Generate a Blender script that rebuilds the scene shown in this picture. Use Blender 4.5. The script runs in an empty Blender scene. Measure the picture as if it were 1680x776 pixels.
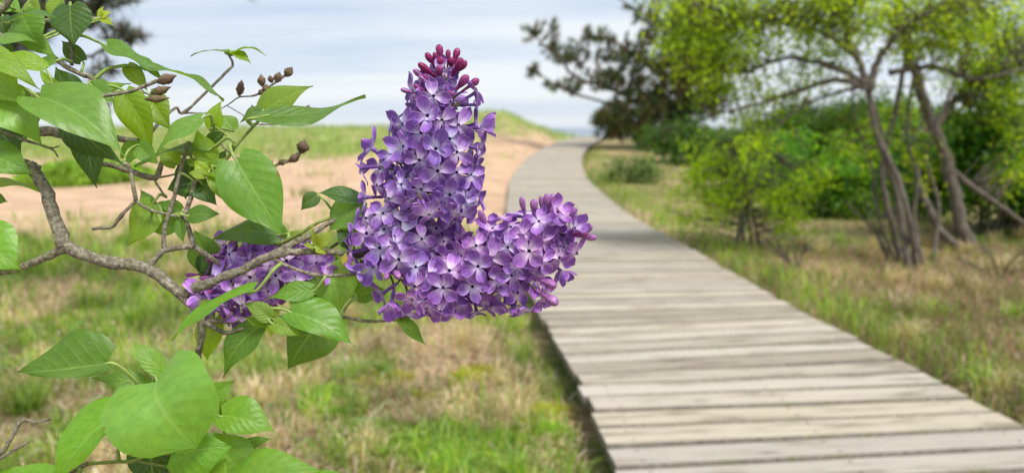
import bpy, math, random
import numpy as np
from mathutils import Vector, Matrix

random.seed(7)
rng = np.random.default_rng(7)
S = bpy.context.scene
COL = S.collection

# ------------------------------------------------------------------ camera
F = 1200.0                      # focal length in photo pixels (photo is 1680 x 776)
PITCH = math.radians(8.44)
CAM = Vector((0, 0, 1.25))
FOCUS = 0.45
cd = bpy.data.cameras.new('camera')
cd.sensor_width = 36.0
cd.lens = 36.0 * F / 1680.0
cd.clip_start = 0.02
cd.clip_end = 9000
cd.dof.use_dof = True
cd.dof.focus_distance = FOCUS
cd.dof.aperture_fstop = cd.lens / 3.5
cd.dof.aperture_blades = 0
cam = bpy.data.objects.new('camera', cd)
cam.location = CAM
cam.rotation_euler = (math.pi / 2 - PITCH, 0, 0)
COL.objects.link(cam)
S.camera = cam

# ------------------------------------------------------------------ sky and sun
SUN_EL, SUN_ROT = math.radians(58), math.radians(143)   # high, behind the camera on the right, through thin cloud
w = bpy.data.worlds.new('World')
S.world = w
w.use_nodes = True
nt = w.node_tree
nt.nodes.clear()
N_ = nt.nodes.new
L_ = nt.links.new
out = N_('ShaderNodeOutputWorld')
bg = N_('ShaderNodeBackground')
bg.inputs['Strength'].default_value = 0.088
sky = N_('ShaderNodeTexSky')
sky.sky_type = 'NISHITA'
sky.sun_disc = False
sky.sun_elevation = SUN_EL
sky.sun_rotation = SUN_ROT
sky.air_density = 1.0
sky.dust_density = 1.5
tc = N_('ShaderNodeTexCoord')
sep = N_('ShaderNodeSeparateXYZ')
L_(tc.outputs['Generated'], sep.inputs[0])
mz = N_('ShaderNodeMath'); mz.operation = 'MAXIMUM'; mz.inputs[1].default_value = 0.0
L_(sep.outputs['Z'], mz.inputs[0])
az = N_('ShaderNodeMath'); az.operation = 'ADD'; az.inputs[1].default_value = 0.10
L_(mz.outputs[0], az.inputs[0])
dx = N_('ShaderNodeMath'); dx.operation = 'DIVIDE'
L_(sep.outputs['X'], dx.inputs[0]); L_(az.outputs[0], dx.inputs[1])
dy = N_('ShaderNodeMath'); dy.operation = 'DIVIDE'
L_(sep.outputs['Y'], dy.inputs[0]); L_(az.outputs[0], dy.inputs[1])
cmb = N_('ShaderNodeCombineXYZ')
L_(dx.outputs[0], cmb.inputs['X']); L_(dy.outputs[0], cmb.inputs['Y'])
mp = N_('ShaderNodeMapping')
mp.inputs['Scale'].default_value = (0.20, 0.55, 1)
mp.inputs['Rotation'].default_value = (0, 0, math.radians(4))
mp.inputs['Location'].default_value = (3.1, 0.35, 0)
L_(cmb.outputs[0], mp.inputs['Vector'])
nz = N_('ShaderNodeTexNoise')
nz.inputs['Scale'].default_value = 1.15
nz.inputs['Detail'].default_value = 5
nz.inputs['Roughness'].default_value = 0.5
L_(mp.outputs[0], nz.inputs['Vector'])
cr = N_('ShaderNodeValToRGB')
cr.color_ramp.elements[0].position = 0.40
cr.color_ramp.elements[0].color = (3.9, 4.8, 6.2, 1)
cr.color_ramp.elements[1].position = 0.62
cr.color_ramp.elements[1].color = (6.7, 6.9, 7.1, 1)
L_(nz.outputs['Fac'], cr.inputs[0])
mixs = N_('ShaderNodeMix'); mixs.data_type = 'RGBA'
mixs.inputs['Factor'].default_value = 0.86           # thin overcast over the clear sky
hz = N_('ShaderNodeMapRange'); hz.interpolation_type = 'SMOOTHSTEP'
hz.inputs['From Min'].default_value = 0.0; hz.inputs['From Max'].default_value = 0.16
hz.inputs['To Min'].default_value = 0.6; hz.inputs['To Max'].default_value = 0.0
L_(sep.outputs['Z'], hz.inputs['Value'])
hm = N_('ShaderNodeMix'); hm.data_type = 'RGBA'
L_(hz.outputs[0], hm.inputs['Factor']); L_(cr.outputs[0], hm.inputs['A']); hm.inputs['B'].default_value = (6.3, 6.7, 7.1, 1)
L_(sky.outputs[0], mixs.inputs['A']); L_(hm.outputs['Result'], mixs.inputs['B'])
L_(mixs.outputs['Result'], bg.inputs['Color'])
L_(bg.outputs[0], out.inputs['Surface'])

sd = bpy.data.lights.new('sun', 'SUN')
sd.energy = 2.7
sd.angle = math.radians(18)
sd.color = (1.0, 0.96, 0.90)
sun = bpy.data.objects.new('sun', sd)
dv = Vector((math.sin(SUN_ROT) * math.cos(SUN_EL), math.cos(SUN_ROT) * math.cos(SUN_EL), math.sin(SUN_EL)))
sun.rotation_euler = dv.to_track_quat('Z', 'Y').to_euler()
COL.objects.link(sun)

S.view_settings.view_transform = 'Standard'
S.view_settings.look = 'None'
S.view_settings.exposure = 0.72
S.view_settings.gamma = 1.0
S.view_settings.use_curve_mapping = False
S.cycles.max_bounces = 8
S.cycles.transparent_max_bounces = 8
S.cycles.use_denoising = True

# ------------------------------------------------------------------ helpers
FWD = Vector((0, math.cos(PITCH), -math.sin(PITCH)))
UP = Vector((0, math.sin(PITCH), math.cos(PITCH)))
RT = Vector((1, 0, 0))

def at(px, py, depth):
    return CAM + depth * (FWD + RT * ((px - 840) / F) + UP * ((388 - py) / F))

def camdir(v):
    return (RT * v[0] + UP * v[1] - FWD * v[2])

def link(o, parent=None):
    COL.objects.link(o)
    if parent is not None:
        o.parent = parent
        if parent.parent is None and parent.type == 'EMPTY':
            pass
    return o

def tag(o, label=None, cat=None, group=None, kind=None):
    if label: o['label'] = label
    if cat: o['category'] = cat
    if group: o['group'] = group
    if kind: o['kind'] = kind
    return o

def empty(name, loc):
    o = bpy.data.objects.new(name, None)
    o.empty_display_size = 0.1
    o.location = loc
    COL.objects.link(o)
    return o

def bigmesh(name, V, Fa, mat, col=None, uv=None, smooth=True):
    """V (n,3), Fa (m,k) ints, optional per-vertex colour (n,3) and uv (n,2)"""
    V = np.asarray(V, dtype=np.float32); Fa = np.asarray(Fa, dtype=np.int32)
    me = bpy.data.meshes.new(name)
    n, (m, k) = len(V), Fa.shape
    me.vertices.add(n); me.vertices.foreach_set('co', V.ravel())
    me.loops.add(m * k); me.loops.foreach_set('vertex_index', Fa.ravel())
    me.polygons.add(m)
    me.polygons.foreach_set('loop_start', np.arange(0, m * k, k, dtype=np.int32))
    me.polygons.foreach_set('loop_total', np.full(m, k, dtype=np.int32))
    if smooth:
        me.polygons.foreach_set('use_smooth', np.ones(m, dtype=bool))
    if col is not None:
        c = np.ones((n, 4), dtype=np.float32); c[:, :3] = col
        a = me.color_attributes.new('Col', 'FLOAT_COLOR', 'POINT')
        a.data.foreach_set('color', c.ravel())
    if uv is not None:
        l = me.uv_layers.new(name='UVMap')
        l.data.foreach_set('uv', np.asarray(uv, dtype=np.float32)[Fa.ravel()].ravel())
    me.update(calc_edges=True)
    me.validate()
    if mat: me.materials.append(mat)
    return me

def mobj(name, me, parent=None, local=True):
    """vertices are in world space; when parented to an Empty keep them there"""
    o = bpy.data.objects.new(name, me)
    COL.objects.link(o)
    if parent is not None:
        o.parent = parent
        if local:
            p = parent; loc = Vector((0, 0, 0))
            while p is not None:
                loc += p.location; p = p.parent
            o.location = -loc
    return o

def smoothstep(a, b, x):
    t = np.clip((np.asarray(x, dtype=float) - a) / (b - a), 0, 1)
    return t * t * (3 - 2 * t)

_tab = rng.random((64, 64))
def vnoise(x, y, s=1.0):
    x = np.asarray(x, dtype=float) / s + 1000; y = np.asarray(y, dtype=float) / s + 1000
    xi = np.floor(x).astype(int); yi = np.floor(y).astype(int)
    fx = x - xi; fy = y - yi
    fx = fx * fx * (3 - 2 * fx); fy = fy * fy * (3 - 2 * fy)
    g = lambda i, j: _tab[i % 64, j % 64]
    return (g(xi, yi) * (1 - fx) + g(xi + 1, yi) * fx) * (1 - fy) + (g(xi, yi + 1) * (1 - fx) + g(xi + 1, yi + 1) * fx) * fy

def fbm(x, y, s=1.0):
    return 0.55 * vnoise(x, y, s) + 0.3 * vnoise(x + 17, y + 5, s * 0.45) + 0.15 * vnoise(x + 3, y + 29, s * 0.2)

def spline(P, n):
    """Catmull-Rom through rows of P (any columns)"""
    P = np.asarray(P, dtype=float)
    if len(P) == 2:
        t = np.linspace(0, 1, n)[:, None]
        return P[0] * (1 - t) + P[1] * t
    Q = np.vstack([2 * P[0] - P[1], P, 2 * P[-1] - P[-2]])
    seg = len(P) - 1
    out = []
    for u in np.linspace(0, seg, n):
        i = min(int(u), seg - 1); t = u - i
        p0, p1, p2, p3 = Q[i:i + 4]
        out.append(0.5 * (2 * p1 + (p2 - p0) * t + (2 * p0 - 5 * p1 + 4 * p2 - p3) * t * t + (3 * p1 - p0 - 3 * p2 + p3) * t ** 3))
    return np.array(out)

def tube(C, R, sides=8, bump=0.0):
    """C (n,3) R (n,) -> V, F quads with capped ends collapsed"""
    C = np.asarray(C, dtype=float); R = np.asarray(R, dtype=float)
    n = len(C)
    T = np.gradient(C, axis=0)
    T /= np.linalg.norm(T, axis=1)[:, None] + 1e-12
    ref = np.array([0.31, 0.17, 0.93])
    if abs(T[0] @ ref) > 0.9: ref = np.array([1.0, 0, 0])
    A = np.cross(T[0], ref); A /= np.linalg.norm(A)
    V = []
    ang = np.arange(sides) * 2 * np.pi / sides
    for i in range(n):
        A = A - (A @ T[i]) * T[i]; A /= np.linalg.norm(A)
        B = np.cross(T[i], A)
        r = R[i] * (1 + (bump * (rng.random(sides) - 0.5) * 2 if bump else 0))
        V.append(C[i] + (np.cos(ang) * r)[:, None] * A + (np.sin(ang) * r)[:, None] * B)
    V.insert(0, np.repeat(C[:1], sides, 0)); V.append(np.repeat(C[-1:], sides, 0))
    V = np.vstack(V)
    n += 2
    i, j = np.meshgrid(np.arange(n - 1), np.arange(sides), indexing='ij')
    a = i * sides + j; b = i * sides + (j + 1) % sides
    Fq = np.stack([a, b, b + sides, a + sides], -1).reshape(-1, 4)
    return V, Fq

def join(parts):
    Vs, Fs, o = [], [], 0
    for V, Fq in parts:
        Vs.append(V); Fs.append(Fq + o); o += len(V)
    return np.vstack(Vs), np.vstack(Fs)

# ------------------------------------------------------------------ materials
def mat(name):
    m = bpy.data.materials.new(name)
    m.use_nodes = True
    t = m.node_tree
    t.nodes.clear()
    o = t.nodes.new('ShaderNodeOutputMaterial')
    return m, t, o

def nd(t, typ, **kw):
    n = t.nodes.new(typ)
    for k, v in kw.items():
        if k.startswith('_'):
            setattr(n, k[1:], v)
        else:
            n.inputs[k].default_value = v
    return n

def ramp(t, stops):
    r = t.nodes.new('ShaderNodeValToRGB')
    e = r.color_ramp.elements
    e[0].position, e[0].color = stops[0][0], (*stops[0][1], 1)
    e[1].position, e[1].color = stops[-1][0], (*stops[-1][1], 1)
    for p, c in stops[1:-1]:
        x = e.new(p); x.color = (*c, 1)
    return r

def mixrgb(t, blend='MIX'):
    m = t.nodes.new('ShaderNodeMix'); m.data_type = 'RGBA'; m.blend_type = blend
    return m

def translucent_surface(t, o, color_socket, tcolor_socket, fac, rough, normal=None, spec=0.5):
    p = nd(t, 'ShaderNodeBsdfPrincipled', Roughness=rough)
    p.inputs['Specular IOR Level'].default_value = spec
    tr = nd(t, 'ShaderNodeBsdfTranslucent')
    mx = nd(t, 'ShaderNodeMixShader', Fac=fac)
    t.links.new(color_socket, p.inputs['Base Color'])
    t.links.new(tcolor_socket, tr.inputs['Color'])
    if normal is not None:
        t.links.new(normal, p.inputs['Normal'])
    t.links.new(p.outputs[0], mx.inputs[1]); t.links.new(tr.outputs[0], mx.inputs[2])
    t.links.new(mx.outputs[0], o.inputs['Surface'])
    return p

def mat_leaf():
    m, t, o = mat('lilac_leaf')
    l = t.links.new
    oi = t.nodes.new('ShaderNodeObjectInfo')
    uv = t.nodes.new('ShaderNodeUVMap')
    s = t.nodes.new('ShaderNodeSeparateXYZ'); l(uv.outputs[0], s.inputs[0])
    def math_(op, a, b=None):
        n = t.nodes.new('ShaderNodeMath'); n.operation = op
        for i, x in enumerate((a, b)):
            if x is None: continue
            if isinstance(x, (int, float)): n.inputs[i].default_value = x
            else: l(x, n.inputs[i])
        return n.outputs[0]
    av = math_('ABSOLUTE', math_('SUBTRACT', s.outputs['Y'], 0.5))          # 0 .. 0.5 from midrib
    lat = math_('SUBTRACT', s.outputs['X'], math_('MULTIPLY', av, 0.62))
    ph = math_('FRACT', math_('MULTIPLY', lat, 7.5))
    dv_ = math_('ABSOLUTE', math_('SUBTRACT', ph, 0.5))
    vein = math_('MULTIPLY', math_('LESS_THAN', dv_, 0.042), math_('LESS_THAN', av, 0.40))
    mid = math_('LESS_THAN', av, 0.018)
    ve = nd(t, 'ShaderNodeTexVoronoi', Scale=26.0); ve.feature = 'DISTANCE_TO_EDGE'; l(uv.outputs[0], ve.inputs['Vector'])
    net = math_('MULTIPLY', math_('LESS_THAN', ve.outputs['Distance'], 0.045), 0.22)
    vv = math_('MAXIMUM', net, math_('MAXIMUM', math_('MULTIPLY', vein, 0.62), mid))
    no = nd(t, 'ShaderNodeTexNoise', Scale=9.0, Detail=4.0)
    l(uv.outputs[0], no.inputs['Vector'])
    rp = ramp(t, [(0.3, (0.86, 0.88, 0.86)), (0.7, (1.12, 1.09, 1.06))])
    l(no.outputs['Fac'], rp.inputs[0])
    mul = mixrgb(t, 'MULTIPLY'); mul.inputs['Factor'].default_value = 1
    l(oi.outputs['Color'], mul.inputs['A']); l(rp.outputs[0], mul.inputs['B'])
    mv = mixrgb(t); l(mul.outputs['Result'], mv.inputs['A'])
    mv.inputs['B'].default_value = (0.30, 0.46, 0.14, 1)
    l(math_('MULTIPLY', vv, 0.34), mv.inputs['Factor'])
    # small pale scratches / specks
    vo = nd(t, 'ShaderNodeTexVoronoi', Scale=34.0); l(uv.outputs[0], vo.inputs['Vector'])
    sp = math_('MULTIPLY', math_('LESS_THAN', vo.outputs['Distance'], 0.11), 0.4)
    ms = mixrgb(t); l(mv.outputs['Result'], ms.inputs['A']); ms.inputs['B'].default_value = (0.35, 0.5, 0.25, 1)
    n2 = nd(t, 'ShaderNodeTexNoise', Scale=5.0); l(uv.outputs[0], n2.inputs['Vector'])
    l(math_('MULTIPLY', sp, math_('GREATER_THAN', n2.outputs['Fac'], 0.58)), ms.inputs['Factor'])
    # browned nibbled margins
    n3 = nd(t, 'ShaderNodeTexNoise', Scale=6.0, Detail=3.0); n3.noise_dimensions = '4D'
    l(uv.outputs[0], n3.inputs['Vector']); l(math_('MULTIPLY', oi.outputs['Random'], 37.0), n3.inputs['W'])
    bm = math_('MULTIPLY', math_('GREATER_THAN', math_('ADD', av, math_('MULTIPLY', math_('SUBTRACT', n3.outputs['Fac'], 0.5), 0.5)), 0.545), 0.8)
    mb = mixrgb(t); l(ms.outputs['Result'], mb.inputs['A']); mb.inputs['B'].default_value = (0.20, 0.13, 0.03, 1); l(bm, mb.inputs['Factor'])
    ms = mb
    # transmitted light is yellower
    tm = mixrgb(t, 'MULTIPLY'); tm.inputs['Factor'].default_value = 1
    l(ms.outputs['Result'], tm.inputs['A']); tm.inputs['B'].default_value = (2.7, 2.1, 0.5, 1)
    # bump: veins and fine grain
    h = math_('ADD', math_('MULTIPLY', vv, -0.6), math_('MULTIPLY', no.outputs['Fac'], 0.5))
    fine = nd(t, 'ShaderNodeTexNoise', Scale=70.0, Detail=2.0); l(uv.outputs[0], fine.inputs['Vector'])
    h = math_('ADD', h, math_('MULTIPLY', fine.outputs['Fac'], 0.25))
    h = math_('ADD', h, math_('MULTIPLY', math_('COSINE', math_('MULTIPLY', ph, 6.283)), 0.15))
    b = nd(t, 'ShaderNodeBump', Strength=0.45, Distance=0.0012); l(h, b.inputs['Height'])
    p = translucent_surface(t, o, ms.outputs['Result'], tm.outputs['Result'], 0.40, 0.38, b.outputs[0], 0.75)
    rr = nd(t, 'ShaderNodeMapRange'); rr.inputs['To Min'].default_value = 0.24; rr.inputs['To Max'].default_value = 0.46
    l(no.outputs['Fac'], rr.inputs['Value']); l(rr.outputs[0], p.inputs['Roughness'])
    return m

def mat_petal():
    m, t, o = mat('lilac_petal')
    l = t.links.new
    oi = t.nodes.new('ShaderNodeObjectInfo')
    uv = t.nodes.new('ShaderNodeUVMap')
    s = t.nodes.new('ShaderNodeSeparateXYZ'); l(uv.outputs[0], s.inputs[0])
    r = ramp(t, [(0.0, (0.03, 0.015, 0.09)), (0.06, (0.09, 0.05, 0.22)), (0.085, (0.64, 0.60, 0.80)), (0.28, (0.60, 0.50, 0.76)),
                 (0.48, (0.34, 0.185, 0.545)), (0.78, (0.27, 0.13, 0.475)), (1.0, (0.33, 0.145, 0.47))])
    l(s.outputs['X'], r.inputs[0])
    # lengthwise veins
    mpn = nd(t, 'ShaderNodeMapping'); mpn.inputs['Scale'].default_value = (1.6, 11.0, 1)
    l(uv.outputs[0], mpn.inputs['Vector'])
    add = t.nodes.new('ShaderNodeVectorMath'); add.operation = 'ADD'
    rv = t.nodes.new('ShaderNodeCombineXYZ'); l(oi.outputs['Random'], rv.inputs['Z'])
    sc = t.nodes.new('ShaderNodeVectorMath'); sc.operation = 'SCALE'; sc.inputs['Scale'].default_value = 40
    l(rv.outputs[0], sc.inputs[0])
    l(mpn.outputs[0], add.inputs[0]); l(sc.outputs[0], add.inputs[1])
    no = nd(t, 'ShaderNodeTexNoise', Scale=1.6, Detail=3.0); l(add.outputs[0], no.inputs['Vector'])
    vr = ramp(t, [(0.32, (0.45, 0.40, 0.55)), (0.62, (1.34, 1.36, 1.26))]); l(no.outputs['Fac'], vr.inputs[0])
    mu = mixrgb(t, 'MULTIPLY'); mu.inputs['Factor'].default_value = 0.75
    l(r.outputs[0], mu.inputs['A']); l(vr.outputs[0], mu.inputs['B'])
    # paler rosy rim
    a = t.nodes.new('ShaderNodeMath'); a.operation = 'SUBTRACT'; a.inputs[1].default_value = 0.5; l(s.outputs['Y'], a.inputs[0])
    ab = t.nodes.new('ShaderNodeMath'); ab.operation = 'ABSOLUTE'; l(a.outputs[0], ab.inputs[0])
    er = ramp(t, [(0.42, (0, 0, 0)), (0.5, (1, 1, 1))]); l(ab.outputs[0], er.inputs[0])
    ef = t.nodes.new('ShaderNodeMath'); ef.operation = 'MULTIPLY'; ef.inputs[1].default_value = 0.7
    l(er.outputs[0], ef.inputs[0])
    mr = mixrgb(t); l(mu.outputs['Result'], mr.inputs['A']); mr.inputs['B'].default_value = (0.60, 0.42, 0.74, 1)
    l(ef.outputs[0], mr.inputs['Factor'])
    mt = mixrgb(t, 'MULTIPLY'); mt.inputs['Factor'].default_value = 1
    l(mr.outputs['Result'], mt.inputs['A']); l(oi.outputs['Color'], mt.inputs['B'])
    b = nd(t, 'ShaderNodeBump', Strength=0.35, Distance=0.0006); l(no.outputs['Fac'], b.inputs['Height'])
    translucent_surface(t, o, mt.outputs['Result'], mt.outputs['Result'], 0.30, 0.45, b.outputs[0], 0.3)
    return m

def mat_objcolor(name, rough=0.5, fac=0.15, nscale=900.0, spec=0.4):
    m, t, o = mat(name)
    oi = t.nodes.new('ShaderNodeObjectInfo')
    tcx = t.nodes.new('ShaderNodeTexCoord')
    no = nd(t, 'ShaderNodeTexNoise', Scale=nscale, Detail=3.0); t.links.new(tcx.outputs['Object'], no.inputs['Vector'])
    rp = ramp(t, [(0.3, (0.7, 0.7, 0.7)), (0.7, (1.25, 1.25, 1.25))]); t.links.new(no.outputs['Fac'], rp.inputs[0])
    mu = mixrgb(t, 'MULTIPLY'); mu.inputs['Factor'].default_value = 1
    t.links.new(oi.outputs['Color'], mu.inputs['A']); t.links.new(rp.outputs[0], mu.inputs['B'])
    translucent_surface(t, o, mu.outputs['Result'], mu.outputs['Result'], fac, rough, None, spec)
    return m

def mat_bark(name, c0, c1, c2, scale, bump=0.6, dist=0.0015, stretch=1.0):
    m, t, o = mat(name)
    l = t.links.new
    tcx = t.nodes.new('ShaderNodeTexCoord')
    mpn = nd(t, 'ShaderNodeMapping'); mpn.inputs['Scale'].default_value = (1, 1, stretch); l(tcx.outputs['Object'], mpn.inputs['Vector'])
    no = nd(t, 'ShaderNodeTexNoise', Scale=scale, Detail=6.0, Roughness=0.65); l(mpn.outputs[0], no.inputs['Vector'])
    r = ramp(t, [(0.30, c0), (0.5, c1), (0.70, c2)]); l(no.outputs['Fac'], r.inputs[0])
    n2 = nd(t, 'ShaderNodeTexNoise', Scale=scale * 0.16, Detail=3.0); l(mpn.outputs[0], n2.inputs['Vector'])
    r2 = ramp(t, [(0.52, (0, 0, 0)), (0.66, (1, 1, 1))]); l(n2.outputs['Fac'], r2.inputs[0])
    mm = t.nodes.new('ShaderNodeMath'); mm.operation = 'MULTIPLY'; mm.inputs[1].default_value = 0.35; l(r2.outputs[0], mm.inputs[0])
    mx = mixrgb(t); l(r.outputs[0], mx.inputs['A']); mx.inputs['B'].default_value = (0.13, 0.14, 0.03, 1); l(mm.outputs[0], mx.inputs['Factor'])
    p = nd(t, 'ShaderNodeBsdfPrincipled', Roughness=0.8)
    l(mx.outputs['Result'], p.inputs['Base Color'])
    b = nd(t, 'ShaderNodeBump', Strength=bump, Distance=dist); l(no.outputs['Fac'], b.inputs['Height']); l(b.outputs[0], p.inputs['Normal'])
    l(p.outputs[0], o.inputs['Surface'])
    return m

def mat_vcol(name, rough=0.55, fac=0.3, tint=(1.6, 1.5, 0.7), spec=0.3):
    m, t, o = mat(name)
    a = t.nodes.new('ShaderNodeVertexColor'); a.layer_name = 'Col'
    tm = mixrgb(t, 'MULTIPLY'); tm.inputs['Factor'].default_value = 1
    t.links.new(a.outputs[0], tm.inputs['A']); tm.inputs['B'].default_value = (*tint, 1)
    translucent_surface(t, o, a.outputs[0], tm.outputs['Result'], fac, rough, None, spec)
    return m

def mat_ground():
    m, t, o = mat('ground_soil_sand')
    l = t.links.new
    a = t.nodes.new('ShaderNodeVertexColor'); a.layer_name = 'Col'
    tcx = t.nodes.new('ShaderNodeTexCoord')
    no = nd(t, 'ShaderNodeTexNoise', Scale=14.0, Detail=8.0, Roughness=0.7); l(tcx.outputs['Object'], no.inputs['Vector'])
    rp = ramp(t, [(0.30, (0.50, 0.47, 0.42)), (0.5, (0.95, 0.95, 0.95)), (0.72, (1.35, 1.33, 1.28))]); l(no.outputs['Fac'], rp.inputs[0])
    n2 = nd(t, 'ShaderNodeTexNoise', Scale=1.3, Detail=5.0); l(tcx.outputs['Object'], n2.inputs['Vector'])
    r2 = ramp(t, [(0.35, (0.84, 0.82, 0.80)), (0.65, (1.1, 1.1, 1.1))]); l(n2.outputs['Fac'], r2.inputs[0])
    s = t.nodes.new('ShaderNodeSeparateColor'); 
    mu = mixrgb(t, 'MULTIPLY'); mu.inputs['Factor'].default_value = 0.6
    l(a.outputs[0], mu.inputs['A']); l(rp.outputs[0], mu.inputs['B'])
    m2 = mixrgb(t, 'MULTIPLY'); m2.inputs['Factor'].default_value = 1
    l(mu.outputs['Result'], m2.inputs['A']); l(r2.outputs[0], m2.inputs['B'])
    p = nd(t, 'ShaderNodeBsdfPrincipled', Roughness=0.95)
    p.inputs['Specular IOR Level'].default_value = 0.1
    l(m2.outputs['Result'], p.inputs['Base Color'])
    b0 = nd(t, 'ShaderNodeBump', Strength=0.9, Distance=0.22); n4 = nd(t, 'ShaderNodeTexNoise', Scale=2.6, Detail=4.0); l(tcx.outputs['Object'], n4.inputs['Vector']); l(n4.outputs['Fac'], b0.inputs['Height'])
    b = nd(t, 'ShaderNodeBump', Strength=0.8, Distance=0.03); l(no.outputs['Fac'], b.inputs['Height']); l(b0.outputs[0], b.inputs['Normal']); l(b.outputs[0], p.inputs['Normal'])
    l(p.outputs[0], o.inputs['Surface'])
    t.nodes.remove(s)
    return m

def mat_wood():
    m, t, o = mat('weathered_plank_wood')
    l = t.links.new
    oi = t.nodes.new('ShaderNodeObjectInfo')
    tcx = t.nodes.new('ShaderNodeTexCoord')
    rv = t.nodes.new('ShaderNodeCombineXYZ'); l(oi.outputs['Random'], rv.inputs['X']); l(oi.outputs['Random'], rv.inputs['Y'])
    sc = t.nodes.new('ShaderNodeVectorMath'); sc.operation = 'SCALE'; sc.inputs['Scale'].default_value = 60; l(rv.outputs[0], sc.inputs[0])
    add = t.nodes.new('ShaderNodeVectorMath'); add.operation = 'ADD'; l(tcx.outputs['Object'], add.inputs[0]); l(sc.outputs[0], add.inputs[1])
    mpn = nd(t, 'ShaderNodeMapping'); mpn.inputs['Scale'].default_value = (0.9, 55.0, 8.0); l(add.outputs[0], mpn.inputs['Vector'])
    g = nd(t, 'ShaderNodeTexNoise', Scale=2.2, Detail=6.0, Roughness=0.62, Distortion=0.1); l(mpn.outputs[0], g.inputs['Vector'])
    r = ramp(t, [(0.28, (0.19, 0.168, 0.14)), (0.42, (0.37, 0.338, 0.288)), (0.70, (0.48, 0.445, 0.39))]); l(g.outputs['Fac'], r.inputs[0])
    # each board has its own tone
    tone = ramp(t, [(0.0, (0.74, 0.70, 0.63)), (0.25, (1.0, 0.97, 0.90)), (0.45, (1.08, 1.07, 1.04)), (0.62, (0.86, 0.84, 0.82)), (0.8, (1.10, 1.06, 0.97)), (1.0, (1.02, 0.97, 0.85))])
    l(oi.outputs['Random'], tone.inputs[0])
    mu = mixrgb(t, 'MULTIPLY'); mu.inputs['Factor'].default_value = 1; l(r.outputs[0], mu.inputs['A']); l(tone.outputs[0], mu.inputs['B'])
    # stains and green growth
    m2 = nd(t, 'ShaderNodeMapping'); m2.inputs['Scale'].default_value = (1.4, 9.0, 3.0); l(add.outputs[0], m2.inputs['Vector'])
    st = nd(t, 'ShaderNodeTexNoise', Scale=1.4, Detail=5.0, Roughness=0.6); l(m2.outputs[0], st.inputs['Vector'])
    sr = ramp(t, [(0.34, (0.58, 0.55, 0.50)), (0.48, (1, 1, 1)), (0.72, (1.08, 1.08, 1.07))]); l(st.outputs['Fac'], sr.inputs[0])
    mu2 = mixrgb(t, 'MULTIPLY'); mu2.inputs['Factor'].default_value = 1; l(mu.outputs['Result'], mu2.inputs['A']); l(sr.outputs[0], mu2.inputs['B'])
    # knots
    m3 = nd(t, 'ShaderNodeMapping'); m3.inputs['Scale'].default_value = (2.4, 7.0, 1.0); l(add.outputs[0], m3.inputs['Vector'])
    vo = nd(t, 'ShaderNodeTexVoronoi', Scale=1.0); l(m3.outputs[0], vo.inputs['Vector'])
    kr = ramp(t, [(0.07, (1, 1, 1)), (0.15, (0, 0, 0))]); l(vo.outputs['Distance'], kr.inputs[0])
    kf = t.nodes.new('ShaderNodeMath'); kf.operation = 'MULTIPLY'; kf.inputs[1].default_value = 0.55; l(kr.outputs[0], kf.inputs[0])
    mk = mixrgb(t); l(mu2.outputs['Result'], mk.inputs['A']); mk.inputs['B'].default_value = (0.13, 0.11, 0.09, 1); l(kf.outputs[0], mk.inputs['Factor'])
    p = nd(t, 'ShaderNodeBsdfPrincipled', Roughness=0.72)
    p.inputs['Specular IOR Level'].default_value = 0.25
    l(mk.outputs['Result'], p.inputs['Base Color'])
    b = nd(t, 'ShaderNodeBump', Strength=0.5, Distance=0.004); l(g.outputs['Fac'], b.inputs['Height']); l(b.outputs[0], p.inputs['Normal'])
    l(p.outputs[0], o.inputs['Surface'])
    return m

M_leaf = mat_leaf()
M_petal = mat_petal()
M_bud = mat_objcolor('lilac_bud', 0.38, 0.12, 500.0)
M_stem = mat_objcolor('green_stem', 0.5, 0.1, 300.0)
M_bark = mat_bark('lilac_bark', (0.07, 0.055, 0.035), (0.21, 0.18, 0.125), (0.44, 0.40, 0.31), 360.0, 1.0, 0.002)
M_capsule = mat_bark('seed_capsule_brown', (0.05, 0.025, 0.015), (0.12, 0.07, 0.04), (0.22, 0.16, 0.09), 260.0, 0.6, 0.001)
M_trunk = mat_bark('tree_bark', (0.05, 0.04, 0.032), (0.11, 0.09, 0.07), (0.20, 0.17, 0.14), 28.0, 0.8, 0.02, 0.35)
M_foliage = mat_vcol('tree_foliage', 0.5, 0.46, (2.2, 2.1, 0.45))
M_needle = mat_vcol('pine_needles', 0.6, 0.12, (1.2, 1.2, 0.6))
M_grass = mat_vcol('grass_blades', 0.6, 0.30, (1.4, 1.4, 0.7))
M_ground = mat_ground()
M_edge_shade = mat_bark('plank_edge_gap_shade', (0.07, 0.06, 0.045), (0.15, 0.13, 0.10), (0.23, 0.205, 0.165), 40.0, 0.5, 0.003)  # darker than the board tops: shade of the gaps painted into the colour
M_nail, _t, _o = mat('rusty_nail')
_p = nd(_t, 'ShaderNodeBsdfPrincipled', Roughness=0.6); _p.inputs['Base Color'].default_value = (0.07, 0.045, 0.03, 1)
_n = nd(_t, 'ShaderNodeTexNoise', Scale=300.0); _r = ramp(_t, [(0.3, (0.04, 0.03, 0.025)), (0.7, (0.12, 0.07, 0.04))]); _t.links.new(_n.outputs['Fac'], _r.inputs[0]); _t.links.new(_r.outputs[0], _p.inputs['Base Color'])
_t.links.new(_p.outputs[0], _o.inputs['Surface'])
M_wood = mat_wood()

# ------------------------------------------------------------------ terrain
def zpath(y):
    y = np.asarray(y, dtype=float)
    return 0.72 * smoothstep(11, 44, y) - 2.2 * smoothstep(47, 95, y)

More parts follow.
